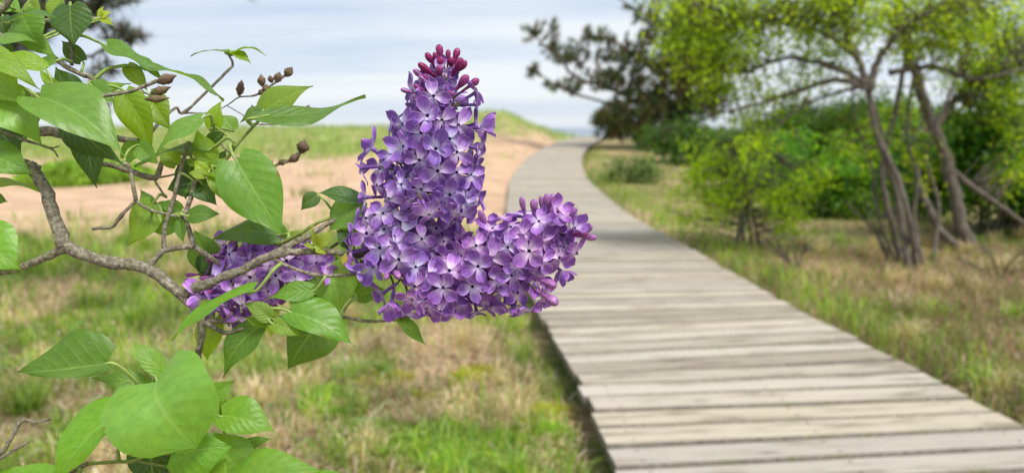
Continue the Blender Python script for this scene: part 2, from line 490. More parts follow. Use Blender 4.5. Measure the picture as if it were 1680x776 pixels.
EDGES = [(776, 1000, 1832), (700, 975, 1680), (600, 930, 1500), (520, 905, 1315), (455, 880, 1200), (405, 860, 1120),
         (360, 843, 1035), (320, 836, 990), (290, 840, 962), (265, 862, 953), (250, 880, 957), (237, 905, 972), (227, 935, 988)]

def hit_path(px, py):
    d = FWD + RT * ((px - 840) / F) + UP * ((388 - py) / F)
    t = 0.5
    while t < 80:
        p = CAM + d * t
        if p.z <= zpath(p.y): return p
        t += 0.01
    return CAM + d * 47
cl = []
for py, l_, r_ in EDGES:
    p = hit_path((l_ + r_) / 2, py); cl.append((p.x, p.y))
cl = np.array(cl)
d0 = cl[1] - cl[0]; d0 /= np.linalg.norm(d0)
cl = np.vstack([cl[0] - d0 * 3.2, cl])
d1 = np.array([0.22, 1.0]); d1 /= np.linalg.norm(d1)
cl = np.vstack([cl[:-1], cl[-1], cl[-1] + d1 * 4, cl[-1] + d1 * 8])
PATH = spline(cl, 900)
for _ in range(60):
    PATH[1:-1] = 0.5 * PATH[1:-1] + 0.25 * (PATH[:-2] + PATH[2:])
seg = np.r_[0, np.cumsum(np.linalg.norm(np.diff(PATH, axis=0), axis=1))]
PW = 1.80

def path_side(x, y):
    """signed lateral distance to the path centre line (+ right of it)"""
    x = np.asarray(x, dtype=float); y = np.asarray(y, dtype=float)
    cx = np.interp(y, PATH[:, 1], PATH[:, 0])
    sl = np.gradient(PATH[:, 0], PATH[:, 1])
    return (x - cx) * np.cos(np.arctan(np.interp(y, PATH[:, 1], sl)))

def terrain(x, y):
    x = np.asarray(x, dtype=float); y = np.asarray(y, dtype=float)
    s = path_side(x, y)
    base = zpath(y) - 0.17
    left = smoothstep(0.95, 1.6, -s) * 0.05
    right = smoothstep(0.9, 1.15, s) * 0.10 + smoothstep(3, 9, s) * 0.10 * smoothstep(3, 8, y)
    bumps = (fbm(x, y, 1.7) - 0.5) * 0.10 * smoothstep(0.9, 2.2, np.abs(s))
    ridge = np.exp(-((y - 43) / 8.0) ** 2)
    prof = 0.80 * np.exp(-((x + 18) / 16.0) ** 2) + 1.42 * np.exp(-((x + 0.9) / 5.0) ** 2) * (x < -0.9) + 1.42 * np.exp(-((x + 0.9) / 2.5) ** 2) * (x >= -0.9)
    dune = ridge * prof * smoothstep(0.9, 2.0, -s) + (vnoise(x, y, 5.0) - 0.5) * 0.35 * ridge * smoothstep(1, 4, -s)
    far = smoothstep(60, 130, y) * -2.5
    return base + left + right + bumps + dune + far

def sand_w(x, y):
    """0 grass .. 1 bare sand"""
    s = path_side(x, y)
    n = (fbm(x, y, 2.3) - 0.5)
    yy = y + n * 5.0
    left = smoothstep(8.9, 10.6, yy) * (1 - smoothstep(25, 31, y + n * 7 - np.clip((x + 6) * 1.25, -2, 9)))
    left = left * (s < -0.5)
    near = 0.55 * smoothstep(0.55, 0.70, fbm(x + 40, y, 0.9)) * (s < 0)
    rightp = 0.8 * smoothstep(0.50, 0.66, fbm(x + 9, y + 31, 1.6)) * (s > 0)
    return np.clip(np.maximum(left, np.maximum(near, rightp * 0.6)), 0, 1)

u = np.linspace(-1, 1, 321)
gx = 170 * np.sinh(5.2 * u) / np.sinh(5.2)
v_ = np.linspace(0, 1, 331)
gy = np.r_[[-12, -6, -3, -1.5, -0.7], 150 * np.sinh(5.0 * v_) / np.sinh(5.0)]
X, Y = np.meshgrid(gx, gy)
Z = terrain(X, Y)
sw = sand_w(X, Y)
sgn = path_side(X, Y)
sand = np.array([0.56, 0.39, 0.26])
lit = np.array([0.34, 0.255, 0.15])
grn = np.array([0.15, 0.18, 0.05])
dun = np.array([0.24, 0.30, 0.09])
brn = np.array([0.12, 0.08, 0.05])
g = smoothstep(0.42, 0.62, fbm(X + 5, Y, 1.1))[..., None]
colr = lit * (1 - g) + grn * g
bw = (smoothstep(1.6, 3.2, sgn) * (1 - smoothstep(4.5, 7.5, Y)))[..., None] * 0.8
colr = colr * (1 - bw) + brn * bw
fg = smoothstep(7, 16, Y)[..., None] * (sgn > 0)[..., None]
colr = colr * (1 - 0.75 * fg) + np.array([0.22, 0.20, 0.075]) * 0.75 * fg
dn = (smoothstep(20, 30, Y) * (sgn < 0))[..., None]
colr = colr * (1 - dn) + dun * dn
colr = colr * (1 - sw[..., None]) + sand * sw[..., None]
nr, nc = X.shape
ii, jj = np.meshgrid(np.arange(nr - 1), np.arange(nc - 1), indexing='ij')
a_ = ii * nc + jj
FQ = np.stack([a_, a_ + 1, a_ + nc + 1, a_ + nc], -1).reshape(-1, 4)
o = mobj('ground', bigmesh('ground', np.stack([X, Y, Z], -1).reshape(-1, 3), FQ, M_ground, colr.reshape(-1, 3)))
tag(o, kind='structure')

# sea beyond the dunes
m, t, oo = mat('sea_water')
p = nd(t, 'ShaderNodeBsdfPrincipled', Roughness=0.25); p.inputs['Base Color'].default_value = (0.10, 0.16, 0.22, 1)
tcx = t.nodes.new('ShaderNodeTexCoord'); no = nd(t, 'ShaderNodeTexNoise', Scale=0.3, Detail=4.0)
t.links.new(tcx.outputs['Object'], no.inputs['Vector'])
b = nd(t, 'ShaderNodeBump', Strength=0.6, Distance=0.5); t.links.new(no.outputs['Fac'], b.inputs['Height']); t.links.new(b.outputs[0], p.inputs['Normal'])
t.links.new(p.outputs[0], oo.inputs['Surface'])
sea = mobj('sea', bigmesh('sea', [(-5000, 75, -3.2), (5000, 75, -3.2), (5000, 7000, -3.2), (-5000, 7000, -3.2)], [(0, 1, 2, 3)], m))
tag(sea, kind='structure')

# ------------------------------------------------------------------ boardwalk
bw_root = empty('boardwalk', (0.9, 3.0, -0.17))
tag(bw_root, 'grey weathered plank boardwalk curving up over the dune', 'boardwalk', kind='structure')
PITCH_B = 0.178
def plank_mesh(k):
    r = random.Random(100 + k)
    hw, th, ch = 0.0808 + r.uniform(-0.002, 0.002), 0.045, 0.010
    hl0, hl1 = PW / 2 + r.uniform(-0.012, 0.012), PW / 2 + r.uniform(-0.012, 0.012)
    prof = [(-hw, -th), (hw, -th), (hw, -ch), (hw - ch, 0), (-hw + ch, 0), (-hw, -ch)]
    V = []
    xs = [-hl0, -hl0 / 3, hl1 / 3, hl1]
    for x in xs:
        dz = r.uniform(-0.0015, 0.0015); dy = r.uniform(-0.002, 0.002)
        V += [(x, y + dy, z + dz) for y, z in prof]
    Fq = []
    for i in range(3):
        for j in range(6):
            Fq.append((i * 6 + j, i * 6 + (j + 1) % 6, (i + 1) * 6 + (j + 1) % 6, (i + 1) * 6 + j))
    Fq.append(tuple(range(5, -1, -1))); Fq.append(tuple(range(18, 24)))
    me = bpy.data.meshes.new('plank')
    nf = len(Fq)
    Fq = [tuple(reversed(f)) for f in Fq]
    for nx_ in (-0.78, 0.0, 0.78):
        for ny_ in (-0.042, 0.042):
            o_ = len(V); jx, jy = r.uniform(-.012, .012), r.uniform(-.008, .008)
            V += [(nx_ + jx + 0.0055 * math.cos(q * math.pi / 3), ny_ + jy + 0.0055 * math.sin(q * math.pi / 3), 0.0022) for q in range(6)]
            Fq.append(tuple(range(o_, o_ + 6)))
    me.from_pydata(V, [], Fq); me.update()
    me.materials.append(M_wood); me.materials.append(M_nail)
    me.materials.append(M_edge_shade)
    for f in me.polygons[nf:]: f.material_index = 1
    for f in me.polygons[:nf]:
        if abs(f.normal.z) < 0.85: f.material_index = 2  # sides, ends and chamfers get the painted gap shade
    return me
PM = [plank_mesh(k) for k in range(9)]
n_pl = min(298, int(seg[-1] / PITCH_B))
for i in range(n_pl):
    s_ = 0.05 + i * PITCH_B
    x = np.interp(s_, seg, PATH[:, 0]); y = np.interp(s_, seg, PATH[:, 1])
    x2 = np.interp(s_ + 0.3, seg, PATH[:, 0]); y2 = np.interp(s_ + 0.3, seg, PATH[:, 1])
    x1 = np.interp(s_ - 0.3, seg, PATH[:, 0]); y1 = np.interp(s_ - 0.3, seg, PATH[:, 1])
    th = math.atan2(y2 - y1, x2 - x1) - math.pi / 2
    o = bpy.data.objects.new('plank', PM[random.randrange(9)])
    o.parent = bw_root
    z0 = float(zpath(y)); z1 = float(zpath(y + 0.2))
    o.location = Vector((x, y, z0 + random.uniform(-0.0025, 0.0025))) - bw_root.location
    o.rotation_euler = (math.atan2(z1 - z0, 0.2) + random.uniform(-.006, .006), 0, th + 0.045 * (1 - float(smoothstep(4, 9, y))) + random.uniform(-.004, .004))
    o.scale = (random.choice((1, -1)) * random.uniform(0.985, 1.012), 1, 1)
    COL.objects.link(o)
for off in (-0.78, 0.0, 0.78):
    ss = np.linspace(0.1, seg[-1] - 0.2, 160)
    cx = np.interp(ss, seg, PATH[:, 0]); cy = np.interp(ss, seg, PATH[:, 1])
    tx = np.gradient(cx); ty = np.gradient(cy); ln = np.hypot(tx, ty)
    nxx, nyy = ty / ln, -tx / ln
    V = []
    for q, (dw, dz) in enumerate(((-0.03, -0.05), (0.03, -0.05), (0.03, -0.16), (-0.03, -0.16))):
        V.append(np.stack([cx + nxx * (off + dw), cy + nyy * (off + dw), zpath(cy) + dz], -1))
    V = np.stack(V, 1).reshape(-1, 3)
    Fq = [(i * 4 + j, i * 4 + (j + 1) % 4, (i + 1) * 4 + (j + 1) % 4, (i + 1) * 4 + j) for i in range(159) for j in range(4)]
    mobj('joist', bigmesh('joist', V, Fq, M_trunk, smooth=False), bw_root)

# ------------------------------------------------------------------ grass
def blades(P, H, W, lean, col, tipcol=None):
    """P (n,3) roots; returns V,F(tri),C"""
    n = len(P)
    a = rng.random(n) * 2 * np.pi
    side = np.stack([np.cos(a), np.sin(a), np.zeros(n)], -1)
    b = rng.random(n) * 2 * np.pi
    ld = np.stack([np.cos(b), np.sin(b), np.zeros(n)], -1)
    upv = np.array([0, 0, 1.0])
    H = H[:, None]; W = W[:, None]; lean = lean[:, None]
    lo = P - upv * 0.01
    mid = P + upv * H * 0.6 * np.sqrt(np.clip(1 - lean ** 2 * 0.25, 0.1, 1)) + ld * H * lean * 0.35
    tip = P + upv * H * (1 - 0.55 * lean) + ld * H * lean * 0.95
    V = np.stack([lo - side * W / 2, lo + side * W / 2, mid - side * W * 0.42, mid + side * W * 0.42, tip], 1)
    i0 = (np.arange(n) * 5)[:, None]
    Fa = np.stack([i0 + np.array([0, 1, 2]), i0 + np.array([1, 3, 2]), i0 + np.array([2, 3, 4])], 1).reshape(-1, 3)
    col = col * (0.55 + 0.9 * vnoise(P[:, 0] + 7, P[:, 1], 0.16) * (0.5 + vnoise(P[:, 0], P[:, 1] + 3, 0.55)))[:, None] * 1.08
    C = np.repeat(col[:, None, :], 5, 1)
    return V.reshape(-1, 3), Fa, C.reshape(-1, 3)

def scatter(n, ymin, ymax, keep):
    """points with density falling off with distance from the viewpoint"""
    d = np.exp(rng.uniform(np.log(ymin), np.log(ymax), n))
    x = rng.uniform(-0.92, 0.92, n) * d + rng.normal(0, 0.3, n)
    k = keep(x, d)
    x, d = x[k], d[k]
    return np.stack([x, d, terrain(x, d)], -1)

def pick(cols, w, n):
    i = rng.choice(len(cols), n, p=np.array(w) / sum(w))
    c = np.array(cols)[i]
    return c * rng.uniform(0.75, 1.25, (n, 1))

GREENS = [(0.15, 0.27, 0.025), (0.21, 0.33, 0.03), (0.28, 0.37, 0.035), (0.18, 0.29, 0.08)]
DRY = [(0.46, 0.36, 0.21), (0.56, 0.46, 0.30), (0.33, 0.24, 0.13), (0.42, 0.38, 0.16)]

def grass_obj(name, label, parts):
    Vs, Fs, Cs, o_ = [], [], [], 0
    for V, Fa, C in parts:
        Vs.append(V); Fs.append(Fa + o_); Cs.append(C); o_ += len(V)
    o = mobj(name, bigmesh(name, np.vstack(Vs), np.vstack(Fs), M_grass, np.vstack(Cs), smooth=False))
    tag(o, label, 'grass', kind='stuff')
    return o

# meadow left of the path
def k_meadow(x, y):
    s = path_side(x, y)
    n = fbm(x + 5, y, 1.1)
    dens = 0.25 + 0.9 * smoothstep(0.38, 0.6, n) + 0.4 * smoothstep(4, 6, y)
    return (s < -0.93 - 0.08 * rng.random(len(x))) & (rng.random(len(x)) < dens * (1 - sand_w(x, y) * 0.93))
P = scatter(120000, 1.6, 11.5, k_meadow)
n = len(P)
gm = smoothstep(0.40, 0.62, fbm(P[:, 0] + 5, P[:, 1], 1.1) + 0.22 * smoothstep(5, 10, P[:, 1]))
isg = rng.random(n) < 0.28 + 0.65 * gm + 0.3 * smoothstep(4, 6, P[:, 1])
col = np.where(isg[:, None], pick(GREENS, [3, 3, 2, 2], n), pick(DRY, [3, 2, 2, 2], n))
H = np.where(isg, rng.uniform(0.05, 0.20, n), rng.uniform(0.05, 0.18, n)) * (0.8 + 0.5 * smoothstep(4, 9, P[:, 1]))
lean = np.where(isg, rng.uniform(0.1, 0.8, n), rng.uniform(0.5, 1.3, n))
meadow = [blades(P, H, rng.uniform(0.003, 0.0065, n) * (1 + 0.10 * P[:, 1]), lean, col)]
# separate tussocks
for k in range(230):
    side_r = k % 3 == 0
    ty_ = float(np.exp(rng.uniform(np.log(2.0), np.log(9.5))))
    tx_ = float(rng.uniform(-.8, .3) * ty_) if not side_r else float(rng.uniform(.1, .85) * ty_ + .5)
    sd0 = float(path_side(tx_, ty_))
    if abs(sd0) < 1.05 or (not side_r and sd0 > 0) or (side_r and sd0 < 0): continue
    n = int(rng.uniform(50, 150)); r_t = rng.uniform(.02, .07)
    x = tx_ + rng.normal(0, r_t, n); y = ty_ + rng.normal(0, r_t, n)
    dryt = rng.random() < (.7 if side_r else .4)
    meadow.append(blades(np.stack([x, y, terrain(x, y)], -1), rng.uniform(0.10, 0.26, n), rng.uniform(0.003, 0.007, n), rng.uniform(0.3, 1.1, n),
                         pick(DRY, [3, 4, 1, 2], n) if dryt else pick(GREENS, [3, 3, 3, 2], n)))
# dry flat litter
def k_lit(x, y):
    s = path_side(x, y)
    return (s < -0.93) & (rng.random(len(x)) < (1 - sand_w(x, y) * 0.9))
P = scatter(45000, 1.6, 10.0, k_lit)
n = len(P)
meadow.append(blades(P, rng.uniform(0.05, 0.14, n), rng.uniform(0.004, 0.010, n), rng.uniform(1.2, 1.7, n), pick(DRY + [(0.20, 0.13, 0.07), (0.55, 0.47, 0.36)], [3, 3, 2, 1, 3, 3], n)))
grass_obj('meadow_grass', 'mixed green and straw coloured meadow grass left of the boardwalk', meadow)

# fallen leaves and bark scraps
n = 5200
d_ = np.exp(rng.uniform(np.log(1.8), np.log(8.0), n)); x = rng.uniform(-.85, .9, n) * d_
kk = np.abs(path_side(x, d_)) > 1.0
x, d_ = x[kk], d_[kk]; n = len(x)
ctr = np.stack([x, d_, terrain(x, d_) + rng.uniform(.01, .05, n)], -1)
a = rng.random(n) * 6.283; tl = rng.normal(0, .35, (n, 2))
e1 = np.stack([np.cos(a), np.sin(a), tl[:, 0]], -1); e2 = np.stack([-np.sin(a), np.cos(a), tl[:, 1]], -1)
sz = rng.uniform(.010, .030, (n, 1))
V = np.stack([ctr - e1 * sz, ctr + e2 * sz * .5 + [0, 0, .004], ctr + e1 * sz, ctr - e2 * sz * .5 + [0, 0, .004]], 1).reshape(-1, 3)
C = np.repeat(pick([(0.16, 0.10, 0.06), (0.28, 0.19, 0.11), (0.45, 0.36, 0.25), (0.09, 0.06, 0.04), (0.55, 0.47, 0.36)], [3, 3, 2, 3, 1], n), 4, 0)
o = mobj('leaf_litter', bigmesh('leaf_litter', V, np.arange(n * 4).reshape(-1, 4), M_grass, C, smooth=False))
tag(o, 'brown fallen leaves and bark scraps strewn over the grass', 'leaf litter', kind='stuff')

# moss cushions: bright yellow green
def ground_at(px, py):
    d = FWD + RT * ((px - 840) / F) + UP * ((388 - py) / F)
    t_ = 0.8
    while t_ < 90:
        p = CAM + d * t_
        if p.z <= float(terrain(p.x, p.y)): return p
        t_ += 0.01 + t_ * 0.002
    return CAM + d * 60
ml = []
for (px, py, r) in ((795, 612, .09), (760, 622, .06), (640, 620, .09), (600, 632, .07), (895, 678, .10), (870, 700, .08), (690, 655, .05), (720, 720, .13), (780, 742, .12), (660, 745, .12), (830, 735, .08),
                    (850, 590, .05), (545, 655, .08), (905, 720, .07), (610, 720, .10), (560, 690, .07), (740, 770, .14)):
    c = ground_at(px, py)
    n = int(2600 * (r / 0.09) ** 2 * 0.55)
    a = rng.random(n) * 6.283; q = np.sqrt(rng.random(n)) * r * rng.uniform(0.6, 1.2, n)
    x = c.x + np.cos(a) * q * 1.5; y = c.y + np.sin(a) * q
    P = np.stack([x, y, terrain(x, y) + 0.02 * np.clip(1 - q / r, 0, 1)], -1)
    yg = py < 705 and px not in (545, 560)
    ml.append(blades(P, rng.uniform(0.015, 0.04, n) if yg else rng.uniform(0.03, 0.09, n), rng.uniform(0.003, 0.006, n), rng.uniform(0.2, 1.0, n),
                     pick([(0.42, 0.42, 0.02), (0.34, 0.38, 0.02), (0.40, 0.33, 0.04)] if yg else [(0.22, 0.36, 0.03), (0.16, 0.30, 0.03), (0.30, 0.36, 0.05)], [2, 2, 1], n)))
o = grass_obj('moss', 'bright yellow green moss cushions and fresh grass beside the boardwalk', ml)
o['category'] = 'moss'

# long arching blue-green dune grass blades in the near meadow
def ribbon(P, wd):
    C = spline(P, 10)
    T = np.gradient(C, axis=0); T /= np.linalg.norm(T, axis=1)[:, None]
    sd_ = np.cross(T, np.array([0, -1.0, 0.4])); sd_ /= np.linalg.norm(sd_, axis=1)[:, None]
    wv = wd * np.sin(np.linspace(0.35, 1, 10) * np.pi)[:, None] ** 0.7
    V = np.stack([C - sd_ * wv / 2, C + sd_ * wv / 2], 1).reshape(-1, 3)
    Fa = []
    for i in range(9):
        Fa += [(2 * i, 2 * i + 1, 2 * i + 2), (2 * i + 1, 2 * i + 3, 2 * i + 2)]
    return V, np.array(Fa)
rb = []
for k in range(170):
    if k < 12:
        px, py = [(470, 705), (600, 690), (540, 720), (610, 770), (740, 745), (575, 640), (420, 640), (500, 650), (240, 600), (660, 660), (360, 560), (200, 520)][k]
    else:
        px, py = rng.uniform(-60, 620), rng.uniform(430, 790)
    g0 = ground_at(px, py)
    hgt = rng.uniform(0.10, 0.24); dr = rng.uniform(-1, 1)
    g_ = np.array(g0) - [0, 0, 0.01]
    V, Fa = ribbon([g_, g_ + [dr * hgt * 0.25, 0.0, hgt * 0.7], g_ + [dr * hgt * 0.7, rng.uniform(-.05, .05), hgt * 0.95], g_ + [dr * hgt * 1.3, rng.uniform(-.08, .08), hgt * 0.75]], rng.uniform(0.004, 0.008))
    c = pick([(0.18, 0.30, 0.12), (0.22, 0.33, 0.14), (0.36, 0.33, 0.16), (0.15, 0.27, 0.07)], [3, 2, 1, 3], 1)[0]
    rb.append((V, Fa, np.repeat(c[None], len(V), 0)))
grass_obj('long_grass', 'long arching blue green grass blades in the near left meadow', rb)

# dune grass on the crest, and green herb patch at its left foot
def k_dune(x, y):
    s = path_side(x, y)
    return (s < -1.3) & (y > 20) & (rng.random(len(x)) < 1.15 - 1.12 * sand_w(x, y))
P = scatter(60000, 20, 52, k_dune)
n = len(P)
dune = [blades(P, rng.uniform(0.15, 0.42, n), rng.uniform(0.012, 0.03, n), rng.uniform(0.2, 0.9, n), pick([(0.24, 0.36, 0.06), (0.30, 0.38, 0.09), (0.36, 0.36, 0.14), (0.18, 0.30, 0.05)], [3, 3, 2, 2], n))]
for k in range(45):
    ty_ = float(np.exp(rng.uniform(np.log(9.5), np.log(34)))); tx_ = float(rng.uniform(-.75, .12) * ty_)
    if path_side(tx_, ty_) > -1.6: continue
    n = int(rng.uniform(20, 90)); r_t = rng.uniform(.08, .35)
    x = tx_ + rng.normal(0, r_t, n); y = ty_ + rng.normal(0, r_t, n)
    dune.append(blades(np.stack([x, y, terrain(x, y)], -1), rng.uniform(0.08, 0.32, n), rng.uniform(0.008, 0.02, n), rng.uniform(0.2, 1.0, n), pick([(0.24, 0.34, 0.08), (0.30, 0.36, 0.12), (0.36, 0.32, 0.15)], [3, 3, 2], n)))
grass_obj('dune_grass', 'pale green marram grass on the dune crest and in tufts across the sand', dune)
n = 9000
c = ground_at(105, 306)
a = rng.random(n) * 6.283; q = np.sqrt(rng.random(n))
x = c.x + np.cos(a) * q * 1.5 - 0.1; y = c.y + np.sin(a) * q * 1.6 + 1.2
P = np.stack([x, y, terrain(x, y) + 0.45 * (1 - q ** 2) * rng.random(n)], -1)
o = grass_obj('green_herb_patch', 'low bright green herb patch at the edge of the sand', [blades(P, rng.uniform(0.12, 0.3, n), rng.uniform(0.02, 0.05, n), rng.uniform(0.2, 0.9, n), pick([(0.22, 0.36, 0.03), (0.28, 0.42, 0.04), (0.16, 0.30, 0.03)], [3, 2, 2], n))])
o['category'] = 'plants'

# verge right of the path
def k_right(x, y):
    s = path_side(x, y)
    edge = np.exp(-((s - 1.1) / 0.5) ** 2)
    n_ = fbm(x + 9, y + 31, 1.6)
    dens = 0.25 + 1.0 * edge + 0.5 * smoothstep(0.5, 0.62, n_) + 0.25 * smoothstep(5, 10, y)
    return (s > 0.90) & (rng.random(len(x)) < dens * (1 - 0.75 * sand_w(x, y)))
P = scatter(120000, 1.8, 30, k_right)
n = len(P)
sd_ = path_side(P[:, 0], P[:, 1])
pg = 0.38 + 0.5 * np.exp(-((sd_ - 1.2) / 0.6) ** 2) * smoothstep(3, 5, P[:, 1]) + 0.30 * smoothstep(5, 10, P[:, 1]) - 0.2 * smoothstep(2, 3, sd_) * (P[:, 1] < 5)
isg = rng.random(n) < pg
col = np.where(isg[:, None], pick(GREENS, [3, 3, 3, 1], n), pick(DRY + [(0.22, 0.15, 0.09), (0.16, 0.11, 0.06)], [2, 1, 2, 2, 4, 3], n))
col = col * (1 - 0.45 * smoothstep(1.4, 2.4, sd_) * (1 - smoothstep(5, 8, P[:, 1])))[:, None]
H = np.where(isg, rng.uniform(0.05, 0.17, n), rng.uniform(0.05, 0.16, n)) * (1 + 0.5 * np.exp(-((sd_ - 1.1) / 0.4) ** 2))
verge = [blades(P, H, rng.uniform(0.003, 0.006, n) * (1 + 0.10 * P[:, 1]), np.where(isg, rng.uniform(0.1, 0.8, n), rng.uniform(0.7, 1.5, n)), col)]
P = scatter(90000, 1.8, 8, lambda x, y: (path_side(x, y) > 1.0))
n = len(P)
verge.append(blades(P, rng.uniform(0.06, 0.20, n), rng.uniform(0.002, 0.006, n), rng.uniform(1.1, 1.7, n), pick([(0.22, 0.14, 0.085), (0.14, 0.09, 0.055), (0.36, 0.26, 0.16), (0.50, 0.40, 0.28), (0.20, 0.24, 0.06)], [5, 5, 2, 1, 3], n)))
grass_obj('verge_grass', 'green and dry brown grass with litter along the right edge of the boardwalk', verge)

# ------------------------------------------------------------------ trees and bushes
def leafcloud(C, N, size, cols, wts, spread):
    """C clump centres (m,3), N leaves per clump; rhombic leaves"""
    m_ = len(C)
    ctr = np.repeat(C, N, 0) + rng.normal(0, 1, (m_ * N, 3)) * np.repeat(spread, N)[:, None] * np.array([1, 1, 0.75])
    n = len(ctr)
    d = rng.normal(0, 1, (n, 3)); d[:, 2] -= 0.25; d /= np.linalg.norm(d, axis=1)[:, None]
    e = rng.normal(0, 1, (n, 3)); e[:, 2] *= 0.5; e -= (e * d).sum(1)[:, None] * d; e /= np.linalg.norm(e, axis=1)[:, None]
    nn = np.cross(d, e)
    s_ = size * rng.uniform(0.6, 1.25, (n, 1))
    V = np.stack([ctr - d * s_ * 0.5, ctr + e * s_ * 0.32 + nn * s_ * 0.06, ctr + d * s_ * 0.55, ctr - e * s_ * 0.32 + nn * s_ * 0.06], 1).reshape(-1, 3)
    Fa = np.arange(n * 4).reshape(-1, 4)
    cl_ = np.repeat(pick(cols, wts, m_), N, 0) * rng.uniform(0.7, 1.3, (n, 1))
    return V, Fa, np.repeat(cl_, 4, 0)

def clumps(ell, per):
    """ell: list of (centre Vector, (rx,ry,rz), n clumps)"""
    out = []
    for c, r, k in ell:
        v = rng.normal(0, 1, (k, 3)); v /= np.linalg.norm(v, axis=1)[:, None]
        v *= rng.random((k, 1)) ** 0.45
        out.append(np.array(c) + v * np.array(r))
    return np.vstack(out)

def build_tree(name, label, cat, base, stems, ell, leaf, cols, wts, per, spread, group=None, twigs=True, barkm=None, crown_mat=None):
    root = empty(name, base)
    tag(root, label, cat, group)
    pts = []
    for i, (P, r0, r1) in enumerate(stems):
        P = np.array([tuple(p) for p in P])
        C = spline(P, max(8, 5 * len(P)))
        C[1:-1] += rng.normal(0, 1, C[1:-1].shape) * r0 * 0.13
        V, Fq = tube(C, np.linspace(r0, r1, len(C)), 8, 0.10)
        mobj('trunk' if i == 0 else 'limb', bigmesh('trunk' if i == 0 else 'limb', V, Fq, barkm or M_trunk), root)
        pts.append(C[len(C) // 3:] if i == 0 else C)
    K = clumps(ell, per)
    V, Fa, C = leafcloud(K, per, leaf, cols, wts, spread * rng.uniform(0.6, 1.4, len(K)))
    cr_ = mobj('crown', bigmesh('crown', V, Fa, crown_mat or M_foliage, C, smooth=False), root)
    tag(cr_, kind='stuff')
    if twigs and pts:
        A = np.vstack(pts)
        tw = []
        for k in K:
            j = np.argmin(((A - k) ** 2).sum(1))
            a0 = A[j]; L0 = np.linalg.norm(k - a0)
            if L0 > 2.0 or L0 < 0.02: continue
            midp = (a0 + k) / 2 + rng.normal(0, 0.08, 3) * L0
            tw.append(tube(spline([a0, midp, k], 5), np.linspace(0.006 + 0.006 * min(L0, 1), 0.0025, 5), 4))
        if tw:
            V, Fq = join(tw)
            o = mobj('twigs', bigmesh('twigs', V, Fq, barkm or M_trunk), root); tag(o, kind='stuff')
    return root

YG = [(0.25, 0.38, 0.012), (0.34, 0.47, 0.015), (0.14, 0.24, 0.012), (0.40, 0.50, 0.025)]
EM = [(0.06, 0.17, 0.02), (0.11, 0.28, 0.035), (0.025, 0.075, 0.012), (0.20, 0.38, 0.04)]
def A_(px, py, d): return at(px, py, d)
def gpt(px, py, sink=0.03):
    p = ground_at(px, py); p = Vector(p); p.z -= sink; return p
def dep(p): return (p - CAM).dot(FWD)

